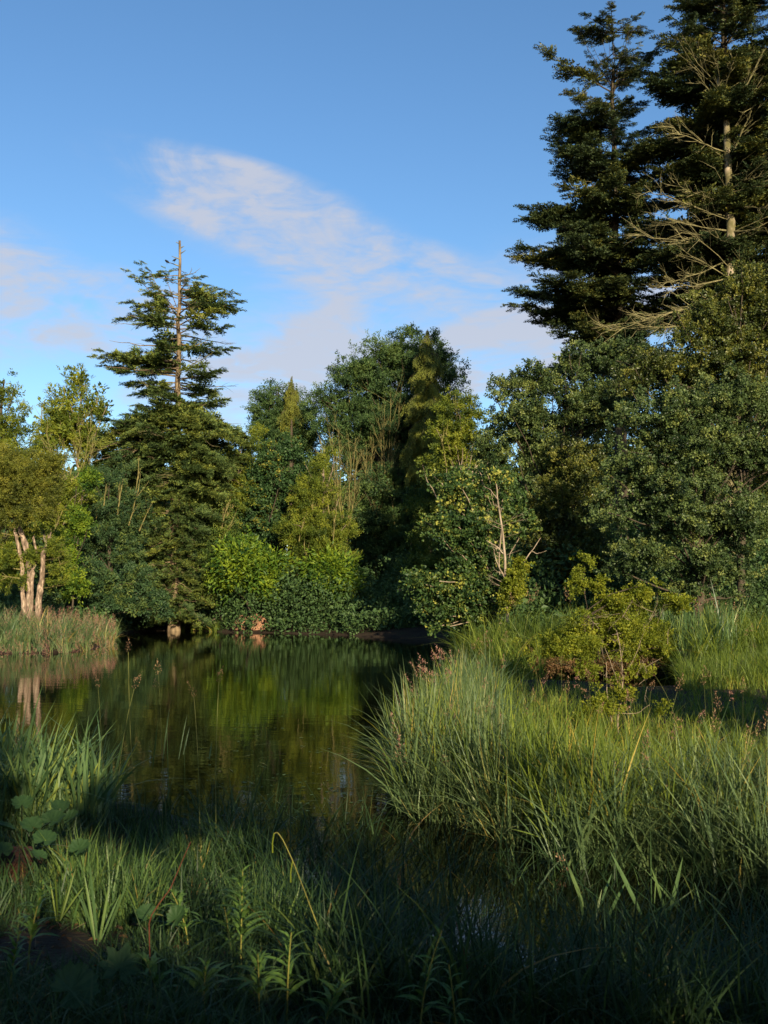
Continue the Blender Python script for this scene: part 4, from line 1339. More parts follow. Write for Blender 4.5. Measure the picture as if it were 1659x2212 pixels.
def flowering(u, v_base, v_top, z, label, group, mat, L=.22, lean=None, rng=rngp):
    """one stalk: its foot on the ground seen at v_base, its tip at v_top"""
    g = G(u, v_base, z)
    h = max(.2, (v_base - v_top) / FPX * g[1])
    if group.startswith(('brown', 'pink seed heads along', 'dark')):
        size = 'very tall' if h > 1.3 else 'tall' if h > 1.0 else 'middling' if h > .75 else 'short'
        tone = 'pinkish' if 'pink' in mat else 'straw-brown'
        if group.startswith('brown'):
            place = ('beside the hawthorn sapling' if abs(u - 1340) < 75 else 'close to the right frame edge' if u > 1570 else 'right of the hawthorn sapling' if u > 1340 else
                     'midway between the pond and the hawthorn sapling' if u > 1130 else 'on the pond side of the sunlit clump')
        elif group.startswith('dark'):
            place = 'beside the pale bare sapling' if u < 1200 else 'above the iris blades' if u < 1580 and u > 1420 else 'in front of the small alder sprigs' if u < 1400 else 'at the right end of the reeds'
        else:
            place = 'at the far tip of the sunlit clump' if v_top < 1445 else 'halfway along the clump edge over the water' if v_top < 1500 else 'low on the near corner of the clump over the water'
        label = '%s %s seed head %s' % (size, tone, place)
        group = 'seed heads ' + place
    i = int(rng.integers(0, 3))
    o = empty('grass_flower_stalk', (g[0], g[1], max(float(ground_z(g[0], g[1])), -.2)), label, 'flowering grass', group)
    o.rotation_euler = (rng.normal(0, .04), rng.normal(0, .04), rng.uniform(0, 6.28) if lean is None else lean + rng.normal(0, .4))
    s = link('stem', STK[i], M['stalk'], o)
    hs = h - L * .8
    s.scale = (hs, .6, hs)
    bb = (.05, .15, .28)[i]
    p = link('seed_head', PAN[int(rng.integers(0, 3))], None, o)
    p['kind'] = 'stuff'
    p.data = p.data
    if p.data.materials:
        pass
    else:
        p.data.materials.append(None)
    p.material_slots[0].link = 'OBJECT'
    p.material_slots[0].material = M[mat]
    p.location = (bb * hs, 0, hs * (1 - .1 * bb) - .01)
    p.scale = (L, L, L)
    p.rotation_euler = (0, bb * 1.6, 0)
    return o


GP = 'pink seed heads along the left edge of the sunlit clump'
for (u, v) in [(905, 1430), (918, 1415), (935, 1440), (948, 1422), (960, 1400), (972, 1425), (985, 1410), (930, 1460), (955, 1455), (895, 1465), (912, 1480), (880, 1500), (868, 1520), (940, 1485), (975, 1460), (865, 1555), (850, 1540), (852, 1580), (835, 1600),
               (1000, 1380), (1015, 1360), (1030, 1375), (1045, 1355), (1062, 1370), (990, 1440), (1020, 1410), (1050, 1400), (1075, 1385), (1090, 1365)]:
    if u < 990:
        flowering(u + rngp.uniform(-4, 4) + 12, max(1525, v + rngp.uniform(95, 150)), v, .1, 'pinkish seed head on a thin stalk at the left edge of the sunlit clump', GP, 'pink_panicle', rngp.uniform(.28, .42), lean=3.2)
    else:
        flowering(u, 1440, v, .2, 'pinkish seed head standing above the far reeds behind the sunlit clump', 'pink seed heads above the far reeds', 'pink_panicle', rngp.uniform(.35, .5))
for (u, vt, vb) in [(1410, 1610, 1790), (1418, 1670, 1800), (1440, 1480, 1660), (1500, 1560, 1720), (1545, 1560, 1700), (1560, 1530, 1690), (1650, 1550, 1720), (1640, 1580, 1740), (1475, 1440, 1560), (1452, 1410, 1550), (1380, 1450, 1590), (1530, 1480, 1660), (1340, 1640, 1780),
                    (1230, 1740, 1830), (1090, 1600, 1740), (1180, 1570, 1700), (1600, 1640, 1780), (1300, 1500, 1620), (1555, 1400, 1530), (1595, 1370, 1510), (1640, 1395, 1530), (1620, 1360, 1510), (1575, 1440, 1540)]:
    flowering(u, vb, vt, .2, 'brownish seed head rising from the sunlit grass right of the sapling' if u > 1350 else 'brownish seed head rising from the sunlit grass left of the sapling',
              'brown seed heads over the right grass' if u > 1350 else 'brown seed heads over the left grass', 'panicle', rngp.uniform(.2, .32))
for i in range(46):
    u = rngp.uniform(930, 1640)
    vb = rngp.uniform(1560, 1740) if u > 1000 else rngp.uniform(1560, 1690)
    left = u < 1290
    flowering(u, vb, vb - rngp.uniform(110, 175), .2, 'brownish seed head rising from the sunlit grass left of the sapling' if left else 'brownish seed head rising from the sunlit grass right of the sapling',
              'brown seed heads over the left grass' if left else 'brown seed heads over the right grass', 'panicle' if rngp.random() < .6 else 'pink_panicle', rngp.uniform(.14, .26))
for (u, vt) in [(1130, 1275), (1145, 1285), (1158, 1270), (1120, 1290), (1515, 1300), (1535, 1290), (1550, 1295), (1560, 1310), (1248, 1280), (1480, 1300), (1600, 1320), (1615, 1345), (1570, 1320)]:
    flowering(u, 1430, vt, .3, 'dark feathery seed head against the black hollow behind the reeds', 'dark seed heads above the reeds', 'pink_panicle' if u > 1400 else 'panicle', rngp.uniform(.4, .6))
for (u, vt, vb) in [(298, 1415, 1830), (350, 1445, 1850), (228, 1490, 1800), (254, 1485, 1800), (432, 1495, 1860), (468, 1460, 1850), (362, 1480, 1850)]:
    flowering(u, vb, vt, .15, 'tall thin seed head standing in the near water against the reflections', 'seed heads before the pond reflections', 'panicle', rngp.uniform(.13, .2))


def pink_grass():
    rng = np.random.default_rng(121)
    pts = []
    for lo, hi, v0, v1, n in ((90, 250, 1362, 1404, 260), (-20, 110, 1378, 1406, 90)):
        for _ in range(n):
            g = G(rng.uniform(lo, hi), rng.uniform(v0, v1), .3)
            pts.append([g[0], g[1], float(ground_z(g[0], g[1])) + rng.uniform(.55, 1.0)])
    pts = np.array(pts)
    n = len(pts)
    pr = []
    for dd in (.05, .3):
        me = panicle_mesh(rng, 'seed_head', 1.0, 50, dd)
        pr.append(proto(me, M['pink_panicle']))
    o = scatter('flowering_grass', pts, unit(np.stack([rng.normal(0, 1, n), rng.normal(0, 1, n), 0 * pts[:, 0]], 1)), np.repeat([[0, 0, 1.]], n, 0), rng.uniform(.3, .5, n), rng.normal(0, .15, n), pr)
    tag(o, 'haze of pink flowering grass over the left bank at the water', 'grass', kind='stuff')


pink_grass()

# ----------------------------------------------------------------- shrubs on the clump
def hawthorn():
    d = 15.6
    rng = np.random.default_rng(130)
    b = G(1336, 1600, .28)
    b[2] = float(ground_z(b[0], b[1])) - .05
    d = b[1]
    root = empty('hawthorn_sapling', b, 'slender yellow-green hawthorn sapling with pale stem in the sunlit grass', 'shrub')
    acc = Acc()
    for pts, r0, r1 in (([(1334, 1610), (1337, 1550), (1342, 1500), (1346, 1450), (1340, 1400), (1332, 1350)], .022, .005), ([(1340, 1540), (1375, 1540), (1400, 1520)], .005, .003), ([(1342, 1500), (1320, 1440), (1300, 1380)], .006, .002), ([(1344, 1470), (1380, 1400), (1400, 1340)], .006, .002),
                        ([(1346, 1450), (1390, 1440), (1430, 1420)], .005, .002), ([(1318, 1560), (1312, 1500), (1310, 1430)], .009, .004)):
        q = np.array([P(u, v, d) - b for u, v in pts])
        q[:, 1] += rng.normal(0, .08, len(q))
        t = np.linspace(0, 1, len(q))
        tt = np.linspace(0, 1, 12)
        acc.tube(np.stack([np.interp(tt, t, q[:, i]) for i in range(3)], 1) + rng.normal(0, .004, (12, 3)), np.linspace(r0, r1, 12), 7)
    for i in range(40):
        u, v = rng.uniform(1290, 1430), rng.uniform(1320, 1500)
        bare_branch(rng, acc, P(u, v, d) - b + np.array([0, rng.normal(0, .25), 0]), unit(rng.normal(size=3) + np.array([0, 0, .3])), rng.uniform(.15, .4), .004, 1)
    link('trunk', acc.mesh('hawthorn_stem', True), M['bark_pale'], root)
    lob = [(rng.uniform(1225, 1445), rng.uniform(1330, 1560), rng.uniform(12, 30), rng.uniform(9, 18)) for _ in range(30)]
    crown(rng, 'hawthorn_crown', lob, d, M['hawthorn'], (.036, .026), 1.0, clump=.55, parent=root, origin=b, per_twig=9, sub=False)


hawthorn()
tree(131, 'bramble_bush', 'low yellow-green bramble mound on the back reed bed', 1290, 1440, 31.5,
     [(1190, 1400, 50, 36), (1260, 1375, 60, 44), (1340, 1365, 60, 50), (1150, 1415, 40, 28), (1410, 1385, 50, 44), (1300, 1335, 60, 30), (1390, 1335, 40, 26), (1230, 1425, 50, 24), (1350, 1425, 60, 26), (1450, 1420, 40, 26), (1110, 1405, 36, 26)], 'hawthorn', leaf=(.085, .055), trunk_r=.04, n_limbs=16, cat='bush', clump=.5, cover=2.2)
tree(132, 'bramble_bush', 'rusty brown bramble along the water behind the sunlit clump', 1280, 1455, 31.0,
     [(1190, 1442, 40, 14), (1260, 1446, 44, 13), (1330, 1444, 44, 14), (1400, 1440, 30, 14)], 'bramble', leaf=(.08, .05), trunk_r=.02, n_limbs=8, cat='bush', cover=1.9)

# ----------------------------------------------------------------- earth bank across the water
def lump(name, c, r, mat, seed, label, cat, sub=4, rough=.25):
    import bmesh
    rng = np.random.default_rng(seed)
    bm = bmesh.new()
    bmesh.ops.create_icosphere(bm, subdivisions=sub, radius=1)
    co = np.array([v.co[:] for v in bm.verts])
    w = np.zeros(len(co))
    for k in range(5):
        fr = rng.normal(size=(3,)) * (1.5 + k * 1.8)
        w += np.sin(co @ fr + rng.uniform(0, 6)) / (1 + k * .8)
    co = co * (1 + rough * .4 * w)[:, None] * np.array(r)
    for v, q in zip(bm.verts, co):
        v.co = q
    me = bpy.data.meshes.new(name)
    bm.to_mesh(me)
    bm.free()
    me.polygons.foreach_set('use_smooth', [True] * len(me.polygons))
    TRIS[0] += len(me.polygons)
    o = link(name, me, M[mat], None, c)
    return tag(o, label, cat)


bk = G(540, 1366, 0)
lump('earth_bank', (bk[0], bk[1] + .9, .1), (1.25, 1.2, 1.05), 'red_soil', 141, 'bare reddish earth bank below the lime-green chestnut', 'earth bank', rough=.3)
pk = G(40, 1865, .55)
lump('peat_mound', (pk[0], pk[1], .5), (.2, .26, .2), 'peat', 142, 'red-brown peaty clod beside the leaves at the lower left edge', 'mound', rough=.4)

# ----------------------------------------------------------------- foreground plants, one by one
def lobed_leaf_mesh(name, lobes=7, depth=.22, cup=.18, teeth=3, seed=0):
    """palmate leaf: fan of ribbed sectors round the stalk, notched at the base"""
    rng = np.random.default_rng(seed)
    n = lobes * 8
    th = np.linspace(-math.pi * .88, math.pi * .88, n + 1)
    ph = (th / (math.pi * .88) * .5 + .5) * lobes
    rad = 1 - depth * np.abs(np.sin((ph + .5) * math.pi)) ** 1.5 * 1.0
    rad *= (.82 + .18 * np.cos(th)) * (1 + .045 * np.sin(ph * teeth * 2 * math.pi)) * (1 + rng.normal(0, .015, n + 1))
    rings = [0, .3, .62, .85, 1]
    v, tint = [], []
    for q in rings[1:]:
        for a, r_, p_ in zip(th, rad, ph):
            ridge = .05 * q * abs(math.sin((p_) * math.pi)) - .02 * q
            v.append((math.sin(a) * r_ * q, math.cos(a) * r_ * q + .0, cup * (q * r_) ** 2 * (1 - .5 * math.cos(a * 2)) - ridge + rng.normal(0, .016)))
    v = [(0, 0, 0)] + v
    f, s = [], []
    m = n + 1
    for i in range(n):
        f += [0, 1 + i + 1, 1 + i]
        s.append(3)
    for k in range(len(rings) - 2):
        for i in range(n):
            a = 1 + k * m + i
            f += [a, a + 1, a + 1 + m, a + m]
            s.append(4)
    t = rng.normal(.45, .12, len(s))
    return raw_mesh(name, np.array(v), f, s, t, True)


def stalk_mesh(name, path, r0, r1, sides=5):
    a = Acc()
    a.tube(path, np.linspace(r0, r1, len(path)), sides)
    return a.mesh(name, True)


LEAF = [lobed_leaf_mesh('leaf', 7, .36, .16, 3, 1), lobed_leaf_mesh('leaf', 9, .14, .34, 2, 2), lobed_leaf_mesh('leaf', 7, .10, .26, 2, 3)]


def butterbur(label, foot, leaves, group=None):
    """foot (u, v, z); leaves: (u, v, distance, radius, mesh, tilt x, tilt y, yaw)"""
    g = G(*foot)
    g[2] = float(ground_z(g[0], g[1]))
    root = empty('butterbur_plant', g, label, 'plant', group)
    for (u, v, d, r, i, tx, ty, yw) in leaves:
        if d < 6:
            d, r = d * 1.14, r * 1.14
        p = P(u, v, d) - g
        t = np.linspace(0, 1, 9)[:, None]
        path = np.zeros(3) * (1 - t) ** 2 + 2 * np.array([p[0] * .25, p[1] * .3, p[2] * .75]) * t * (1 - t) + p * t ** 2
        link('leaf_stalk', stalk_mesh('leaf_stalk', path, .006, .004), M['stalk'], root)
        o = link('leaf', LEAF[i], M['butterbur'], root, p)
        r = r * .8 if d > 6.5 else r
        o.scale = (r, r, r)
        o.rotation_euler = (tx * (.5 if d > 6.5 else .9), ty, yw)
    return root


butterbur('large palmate leaf spread flat near the bottom of the frame', (770, 2190, .3), [(722, 2072, 5.0, .19, 0, .55, .15, 1.2), (800, 2045, 5.05, .10, 2, .8, -.2, -.6), (795, 2095, 4.95, .10, 2, .7, .3, -1.6)])
butterbur('lobed dark leaf cupped upright at the lower left', (210, 2170, .55), [(258, 2092, 4.35, .115, 0, .9, .2, 0)])
butterbur('pale-stalked fan-shaped leaf at the bottom left corner', (75, 2230, .55), [(152, 2140, 4.05, .115, 1, .35, .75, -.6)])
butterbur('drooping fan leaf over the blue reflections at the bottom', (1030, 2200, .0), [(1065, 2100, 6.2, .24, 1, .1, .5, -.5)])
butterbur('cluster of round leaves above the peaty clod at the left edge', (50, 1830, .5),
          [(48, 1738, 7.4, .12, 1, 1.0, 0, .3), (112, 1772, 7.3, .13, 2, .9, .2, -.4), (70, 1785, 7.2, .12, 2, .9, -.2, .8), (150, 1768, 7.3, .10, 1, 1.1, .3, -1), (95, 1815, 7.1, .13, 2, .8, .2, 0), (20, 1790, 7.2, .13, 2, .8, 0, 2), (170, 1835, 7.0, .12, 1, .9, .2, -.5), (85, 1850, 6.9, .09, 2, .9, .1, 1),
           (5, 1840, 7.0, .11, 2, 1.1, 0, .5), (130, 1745, 7.6, .11, 1, .9, .1, .2)])
butterbur('shaded leaves half hidden at the bottom centre', (880, 2230, .2), [(850, 2180, 4.9, .15, 2, .5, 0, .4), (930, 2195, 4.9, .11, 2, .6, .3, -.6), (800, 2200, 4.8, .10, 1, .6, -.2, 1)])
butterbur('lobed leaf beside the willowherb at the lower left', (395, 2040, .45), [(380, 1985, 5.0, .07, 1, 1.0, .3, -.8), (318, 1975, 5.1, .06, 2, .7, -.3, .5)])


def ovate_leaf_mesh(name, seed=0, L=1.0, W=.5):
    rng = np.random.default_rng(seed)
    rows = 9
    t = np.linspace(0, 1, rows)
    w = W * np.sin(t ** .75 * math.pi) * .5 * (1 + .12 * np.sign(np.sin(t * 34)))
    mid = np.stack([0 * t, L * t, .10 * np.sin(t * math.pi) - .12 * t ** 2], 1)
    v = []
    for i in range(rows):
        v += [mid[i] + [-w[i], 0, .25 * w[i]], mid[i], mid[i] + [w[i], 0, .25 * w[i]]]
    f, s = [], []
    for i in range(rows - 1):
        a = 3 * i
        f += [a, a + 1, a + 4, a + 3, a + 1, a + 2, a + 5, a + 4]
        s += [4, 4]
    return raw_mesh(name, np.array(v), f, s, rng.normal(.5, .1, len(s)), True)


OV = ovate_leaf_mesh('leaf', 1, 1, .62)
LAN = ovate_leaf_mesh('leaf', 2, 1, .15)
BLADE = []


def nettle(label, u, v, z, d, n=10, r=.09, seed=0):
    rng = np.random.default_rng(seed)
    g = P(u, v, d)
    zz = float(ground_z(g[0], g[1]))
    h = g[2] - zz
    root = empty('leafy_herb', (g[0], g[1], zz), label, 'plant')
    link('stem', stalk_mesh('stem', np.array([[0, 0, 0], [0, .01, h * .5], [0, 0, h]]), .005, .003), M['herb_stem'], root)
    for i in range(n):
        o = link('leaf', OV, M['herb'], root, (0, 0, h * (1 - .5 * (i // 4) / max(1, n // 4))))
        sc = r * (1 - .0 * i) * rng.uniform(.8, 1.2) * (.7 if i < 4 else 1.1)
        o.scale = (sc, sc, sc)
        o.rotation_euler = (rng.uniform(-.1, .5), 0, i * 2.4 + rng.normal(0, .2))
    return root


nettle('pale green leafy rosette at the bottom, left of the drooping fan leaf', 1195, 2175, 0, 5.8, 12, .10, 1)
nettle('bright-leaved herb at the bottom beside the pale rosette', 1280, 2190, 0, 5.6, 9, .10, 2)
nettle('yellow-green leaves at the very bottom edge', 1140, 2205, 0, 5.6, 7, .08, 3)


def willowherb(seed, label, u, vb, vt, d, n_leaf=34, size=.11):
    rng = np.random.default_rng(seed)
    g = G(u, vb, .55)
    d = g[1]
    size *= d / 4.2
    zz = float(ground_z(g[0], g[1]))
    h = max(.25, P(u, vt, d)[2] - zz)
    root = empty('willowherb_plant', (g[0], g[1], zz), label, 'plant')
    bend = rng.normal(0, .05)
    t = np.linspace(0, 1, 8)
    link('stem', stalk_mesh('stem', np.stack([bend * t ** 2, rng.normal(0, .02) * t, h * t], 1), .006, .0025), M['herb_stem'], root)
    for i in range(n_leaf):
        s = .3 + .7 * (i / n_leaf) ** .9
        o = link('leaf', LAN, M['herb'], root, (bend * s * s, 0, h * s))
        L = size * (1.2 - .7 * max(0, s - .55) / .45) * rng.uniform(.75, 1.15)
        o.scale = (L, L, L)
        o.rotation_euler = (rng.uniform(.1, .75) + .5 * max(0, s - .7), rng.normal(0, .2), i * 2.4 + rng.normal(0, .3))
    return root


WH = [(520, 2080, 1880, 4.75, 'tallest willowherb spire at the lower centre, lit from the right', 40, .12), (408, 2040, 1925, 4.8, 'bright willowherb with yellow stems left of the tallest spire', 34, .10), (500, 2080, 1950, 4.7, 'short willowherb between the two bright spires', 24, .09),
      (60, 2110, 1910, 4.5, 'shaded willowherb at the left edge below the bare soil', 34, .10), (20, 2190, 2010, 4.3, 'dim willowherb in the lower left corner', 28, .10), (620, 2190, 2010, 4.5, 'shaded willowherb just right of the tallest spire', 28, .12),
      (560, 2200, 2060, 4.4, 'low dark willowherb under the tallest spire', 26, .13), (440, 2200, 2090, 4.4, 'low dark willowherb at the bottom left of centre', 26, .13), (905, 2210, 2010, 5.0, 'thin willowherb with yellow stem right of the palmate leaf', 22, .10),
      (985, 2210, 2080, 5.2, 'small willowherb near the bottom beside the yellow stem', 20, .10), (340, 2200, 2110, 4.3, 'low willowherb beneath the cupped lobed leaf', 24, .12), (700, 2215, 2120, 4.5, 'low willowherb below the palmate leaf', 24, .12)]
for i, (u, vb, vt, d, lab, n, sz) in enumerate(WH):
    willowherb(150 + i, lab, u, vb, vt, d, n, sz)


def blade_obj(name, parent, base, tip, wd, mat, arch=.1, seed=0):
    """one broad grass blade, slightly keeled"""
    rng = np.random.default_rng(seed)
    n = 9
    t = np.linspace(0, 1, n)[:, None]
    L = np.linalg.norm(tip - base)
    mid = (base + tip) / 2 + np.array([0, 0, arch * L])
    c = base * (1 - t) ** 2 + 2 * mid * t * (1 - t) + tip * t ** 2
    tv = unit(np.gradient(c, axis=0))
    sd = unit(np.cross(tv, np.array([rng.normal(0, .25), -1, .15])))
    w = wd * .5 * np.interp(t[:, 0], [0, .3, .65, 1], [.6, 1, .8, .03])[:, None]
    nr = np.cross(sd, tv)
    v = np.concatenate([c - sd * w, c + nr * w * .25, c + sd * w])
    f, s = [], []
    for i in range(n - 1):
        f += [i, n + i, n + i + 1, i + 1, n + i, 2 * n + i, 2 * n + i + 1, n + i + 1]
        s += [4, 4]
    return link(name, raw_mesh(name, v, f, s, rng.normal(.5, .12, 1).repeat(len(s)), True), M[mat], parent)


def reed_plant(seed, label, foot, blades, mat='reed', name='reed_plant', cat='reeds', wd=.022):
    rng = np.random.default_rng(seed)
    g = G(*foot)
    z = max(float(ground_z(g[0], g[1])), -.2)
    root = empty(name, (g[0], g[1], z), label, cat)
    for j, bl in enumerate(blades):
        (u0, v0), (u1, v1) = bl[:2]
        w = bl[2] if len(bl) > 2 else wd
        b0 = P(u0, v0, g[1] + rng.normal(0, .06)) - np.array([g[0], g[1], z])
        b1 = P(u1, v1, g[1] + rng.normal(0, .12)) - np.array([g[0], g[1], z])
        blade_obj('leaf', root, b0, b1, w, mat, rng.uniform(-.03, .08), seed * 50 + j)
    return root


reed_plant(171, 'broad reed shoot with tall pale blades over the dark water, left of pair', (1250, 2000, 0), [((1262, 1960), (1220, 1853), .032), ((1300, 1945), (1322, 1885), .02), ((1310, 1990), (1355, 1900), .028), ((1262, 1990), (1250, 1930)), ((1280, 2010), (1300, 1920), .024)])
reed_plant(172, 'tallest broad reed shoot leaning over the dark water at the right', (1380, 2010, 0), [((1385, 1975), (1316, 1835), .034), ((1400, 2060), (1402, 1960), .034), ((1405, 1990), (1500, 1920), .02), ((1370, 2000), (1450, 1945), .02), ((1412, 1990), (1418, 1870), .010), ((1408, 2000), (1405, 1780), .008), ((1440, 1980), (1405, 1870), .024)])
reed_plant(173, 'pale reed blades crossing over dark water right of the tallest shoot', (1440, 1970, 0), [((1446, 1975), (1475, 1850), .034), ((1500, 2010), (1395, 1880), .018), ((1535, 1990), (1600, 1880), .014), ((1520, 1980), (1500, 1905), .022), ((1570, 1960), (1520, 1920), .014), ((1560, 2060), (1480, 1985), .022)])
reed_plant(174, 'single narrow reeds standing in the water left of the clump', (410, 1850, 0), [((352, 1640), (366, 1530), .014), ((330, 1660), (342, 1550), .012), ((386, 1640), (404, 1545), .012), ((396, 1630), (410, 1570), .014), ((452, 1640), (458, 1600), .014), ((365, 1740), (360, 1540), .008), ((400, 1760), (398, 1590), .008)])
reed_plant(175, 'yellowing broad blades leaning right from the left iris tuft', (130, 1740, .3), [((95, 1660), (150, 1565), .03), ((130, 1660), (218, 1578), .024), ((150, 1650), (175, 1610), .022), ((160, 1670), (228, 1592), .03), ((60, 1630), (60, 1585), .03), ((85, 1640), (90, 1590), .03), ((20, 1620), (40, 1535), .03), ((50, 1600), (75, 1560), .026), ((110, 1650), (120, 1600), .026), ((140, 1680), (162, 1620), .026), ((0, 1600), (30, 1555), .03)])
reed_plant(176, 'upright iris blades growing from the bare soil at lower left', (195, 2030, .55), [((205, 2030), (180, 1880), .016), ((210, 2030), (192, 1850), .018), ((215, 2035), (238, 1900), .016), ((218, 2030), (260, 1930), .014), ((206, 2040), (175, 1930), .012), ((222, 2040), (290, 1870), .014), ((210, 2045), (230, 1950), .014)])
reed_plant(177, 'tan-based grass tuft on the bare soil at lower left', (125, 1985, .6), [((125, 1990), (118, 1880), .014), ((128, 1990), (150, 1900), .012), ((130, 1990), (165, 1870), .012), ((122, 1990), (108, 1900), .010), ((132, 1985), (190, 1905), .012)], mat='grass_lit')
reed_plant(178, 'broad floppy blades at the bottom between the willowherbs', (560, 2220, .35), [((560, 2200), (480, 2150), .02), ((570, 2200), (640, 2110), .02), ((560, 2210), (510, 2100), .018), ((600, 2210), (700, 2160), .018), ((480, 2210), (430, 2130), .018)])
reed_plant(179, 'yellow grass blades catching sun at the foot of the clump', (1180, 1835, .1), [((1190, 1810), (1150, 1670), .016), ((1190, 1800), (1208, 1690), .014), ((1180, 1815), (1120, 1740), .012), ((1195, 1820), (1270, 1760), .012), ((1180, 1820), (1190, 1700), .014), ((1200, 1815), (1230, 1700), .012), ((1170, 1810), (1100, 1790), .012)], mat='grass_lit')
reed_plant(180, 'bent dry yellow blade above the blue reflections', (1115, 2020, 0), [((1120, 1990), (1105, 1925), .010), ((1095, 1960), (1118, 1945), .008), ((1118, 1945), (1130, 1975), .008)], mat='stalk')


def pendulous_sedge():
    d = 5.6
    g = P(700, 2010, d)
    z = float(ground_z(g[0], g[1]))
    root = empty('pendulous_sedge', (g[0], g[1], z), 'arching pale sedge stalk with two hanging spikes at the lower centre', 'plant')
    o = np.array([g[0], g[1], z])
    pts = np.array([P(u, v, d) - o for u, v in ((708, 2080), (690, 2010), (660, 1930), (635, 1865), (612, 1815), (600, 1798), (592, 1800))])
    t = np.linspace(0, 1, len(pts))
    tt = np.linspace(0, 1, 20)
    link('stem', stalk_mesh('stem', np.stack([np.interp(tt, t, pts[:, i]) for i in range(3)], 1), .0042, .0022), M['herb_stem'], root)
    for a, b in (((592, 1800), (589, 1842)), ((632, 1860), (628, 1906))):
        q = np.stack([P(a[0], a[1], d - .02) - o, P((a[0] + b[0]) / 2 - 2, (a[1] + b[1]) / 2, d - .02) - o, P(b[0], b[1], d - .02) - o])
        link('spike', stalk_mesh('spike', q, .0035, .0045), M['hawthorn'], root)


pendulous_sedge()


def red_stem():
    d = 5.2
    g = P(330, 1960, d)
    z = float(ground_z(g[0], g[1]))
    o = np.array([g[0], g[1], z])
    pts = np.array([P(u, v, d) - o for u, v in ((322, 1985), (345, 1950), (368, 1920), (385, 1880), (398, 1850), (412, 1818))])
    pts = np.concatenate([[[0, 0, -.03]], pts])
    t = np.linspace(0, 1, len(pts))
    tt = np.linspace(0, 1, 20)
    ob = link('red_stem', stalk_mesh('red_stem', np.stack([np.interp(tt, t, pts[:, i]) for i in range(3)], 1), .0035, .0015), M['red_stem'], None, tuple(o))
    tag(ob, 'curved bare red stalk leaning right in the near grass', 'stem')
    d = 5.6
    g = P(1040, 2240, d)
    pts = np.array([P(u, v, d) - g for u, v in ((1040, 2260), (1030, 2180), (1012, 2100), (998, 2040), (985, 1990))])
    ob = link('red_stem', stalk_mesh('red_stem', pts, .005, .002), M['red_stem'], None, tuple(g))
    tag(ob, 'dim upright red stalk at the bottom over the dark water', 'stem')


red_stem()

def litter():
    rng = np.random.default_rng(160)
    x = rng.uniform(-3.2, .4, 900)
    y = rng.uniform(4.2, 8.5, 900)
    k = sdist(x, y) > .05
    x, y = x[k], y[k]
    n = len(x)
    pr = []
    for L, W in ((.05, .03), (.16, .006), (.035, .025)):
        v, f, s_, t = leaves_arrays(np.zeros((1, 3)), np.array([[1., 0, .1]]), np.array([[0, .1, 1.]]), np.array([L]), np.array([W]), np.array([.3]), .3)
        pr.append(proto(raw_mesh('scrap', v, f, s_, t), M['bark_cedar'] if W < .01 else M['scrap']))
    a = rng.uniform(0, 6.28, n)
    o = scatter('leaf_litter', np.stack([x, y, ground_z(x, y) + .015], 1), np.stack([np.cos(a), np.sin(a), rng.normal(.1, .15, n)], 1), unit(np.stack([rng.normal(0, .3, n), rng.normal(0, .3, n), np.ones(n)], 1)), rng.uniform(.6, 1.6, n), rng.normal(0, .2, n), pr)
    tag(o, 'brown leaf scraps and straws lying on the dark soil of the near bank', 'leaf litter', kind='stuff')


litter()


def floating_leaves():
    rng = np.random.default_rng(161)
    n = 260
    u, v = rng.uniform(430, 900, n), 1500 + 280 * rng.random(n) ** .6
    p = np.array([G(a, b_, 0) for a, b_ in zip(u, v)])
    p = p[sdist(p[:, 0], p[:, 1]) < -.1]
    n = len(p)
    p[:, 2] = .006
    pr = []
    for L, W in ((.07, .04), (.05, .04), (.30, .008)):
        vv, f, s_, t = leaves_arrays(np.zeros((1, 3)), np.array([[1., 0, 0]]), np.array([[0, 0, 1.]]), np.array([L]), np.array([W]), np.array([.5]), .03)
        pr.append(proto(raw_mesh('pad', vv, f, s_, t), M['grass_mid'] if W > .01 else M['stalk']))
    a = rng.uniform(0, 6.28, n)
    o = scatter('floating_leaves', p, np.stack([np.cos(a), np.sin(a), 0 * a], 1), np.repeat([[0, 0, 1.]], n, 0), rng.uniform(.5, 1.5, n), rng.normal(0, .25, n), pr)
    tag(o, 'small leaves and straws floating on the pond near the bank', 'floating leaves', kind='stuff')


floating_leaves()

# a few curled dead leaves
for i, (u, v, z, lab) in enumerate([(755, 2155, .4, 'orange dead leaf curled on the ground below the palmate leaf'), (220, 2120, .55, 'rusty dead leaf beside the cupped lobed leaf'), (320, 1925, .5, 'rusty dead leaf under the red stalk')]):
    g = G(u, v, z)
    o = link('dead_leaf', OV, None, None, (g[0], g[1], float(ground_z(g[0], g[1])) + .06))
    o.material_slots[0].link = 'OBJECT'
    o.material_slots[0].material = M['dead_leaf']
    o.scale = (.06, .06, .06)
    o.rotation_euler = (.4, .3, i * 2.0)
    tag(o, lab, 'dead leaf')

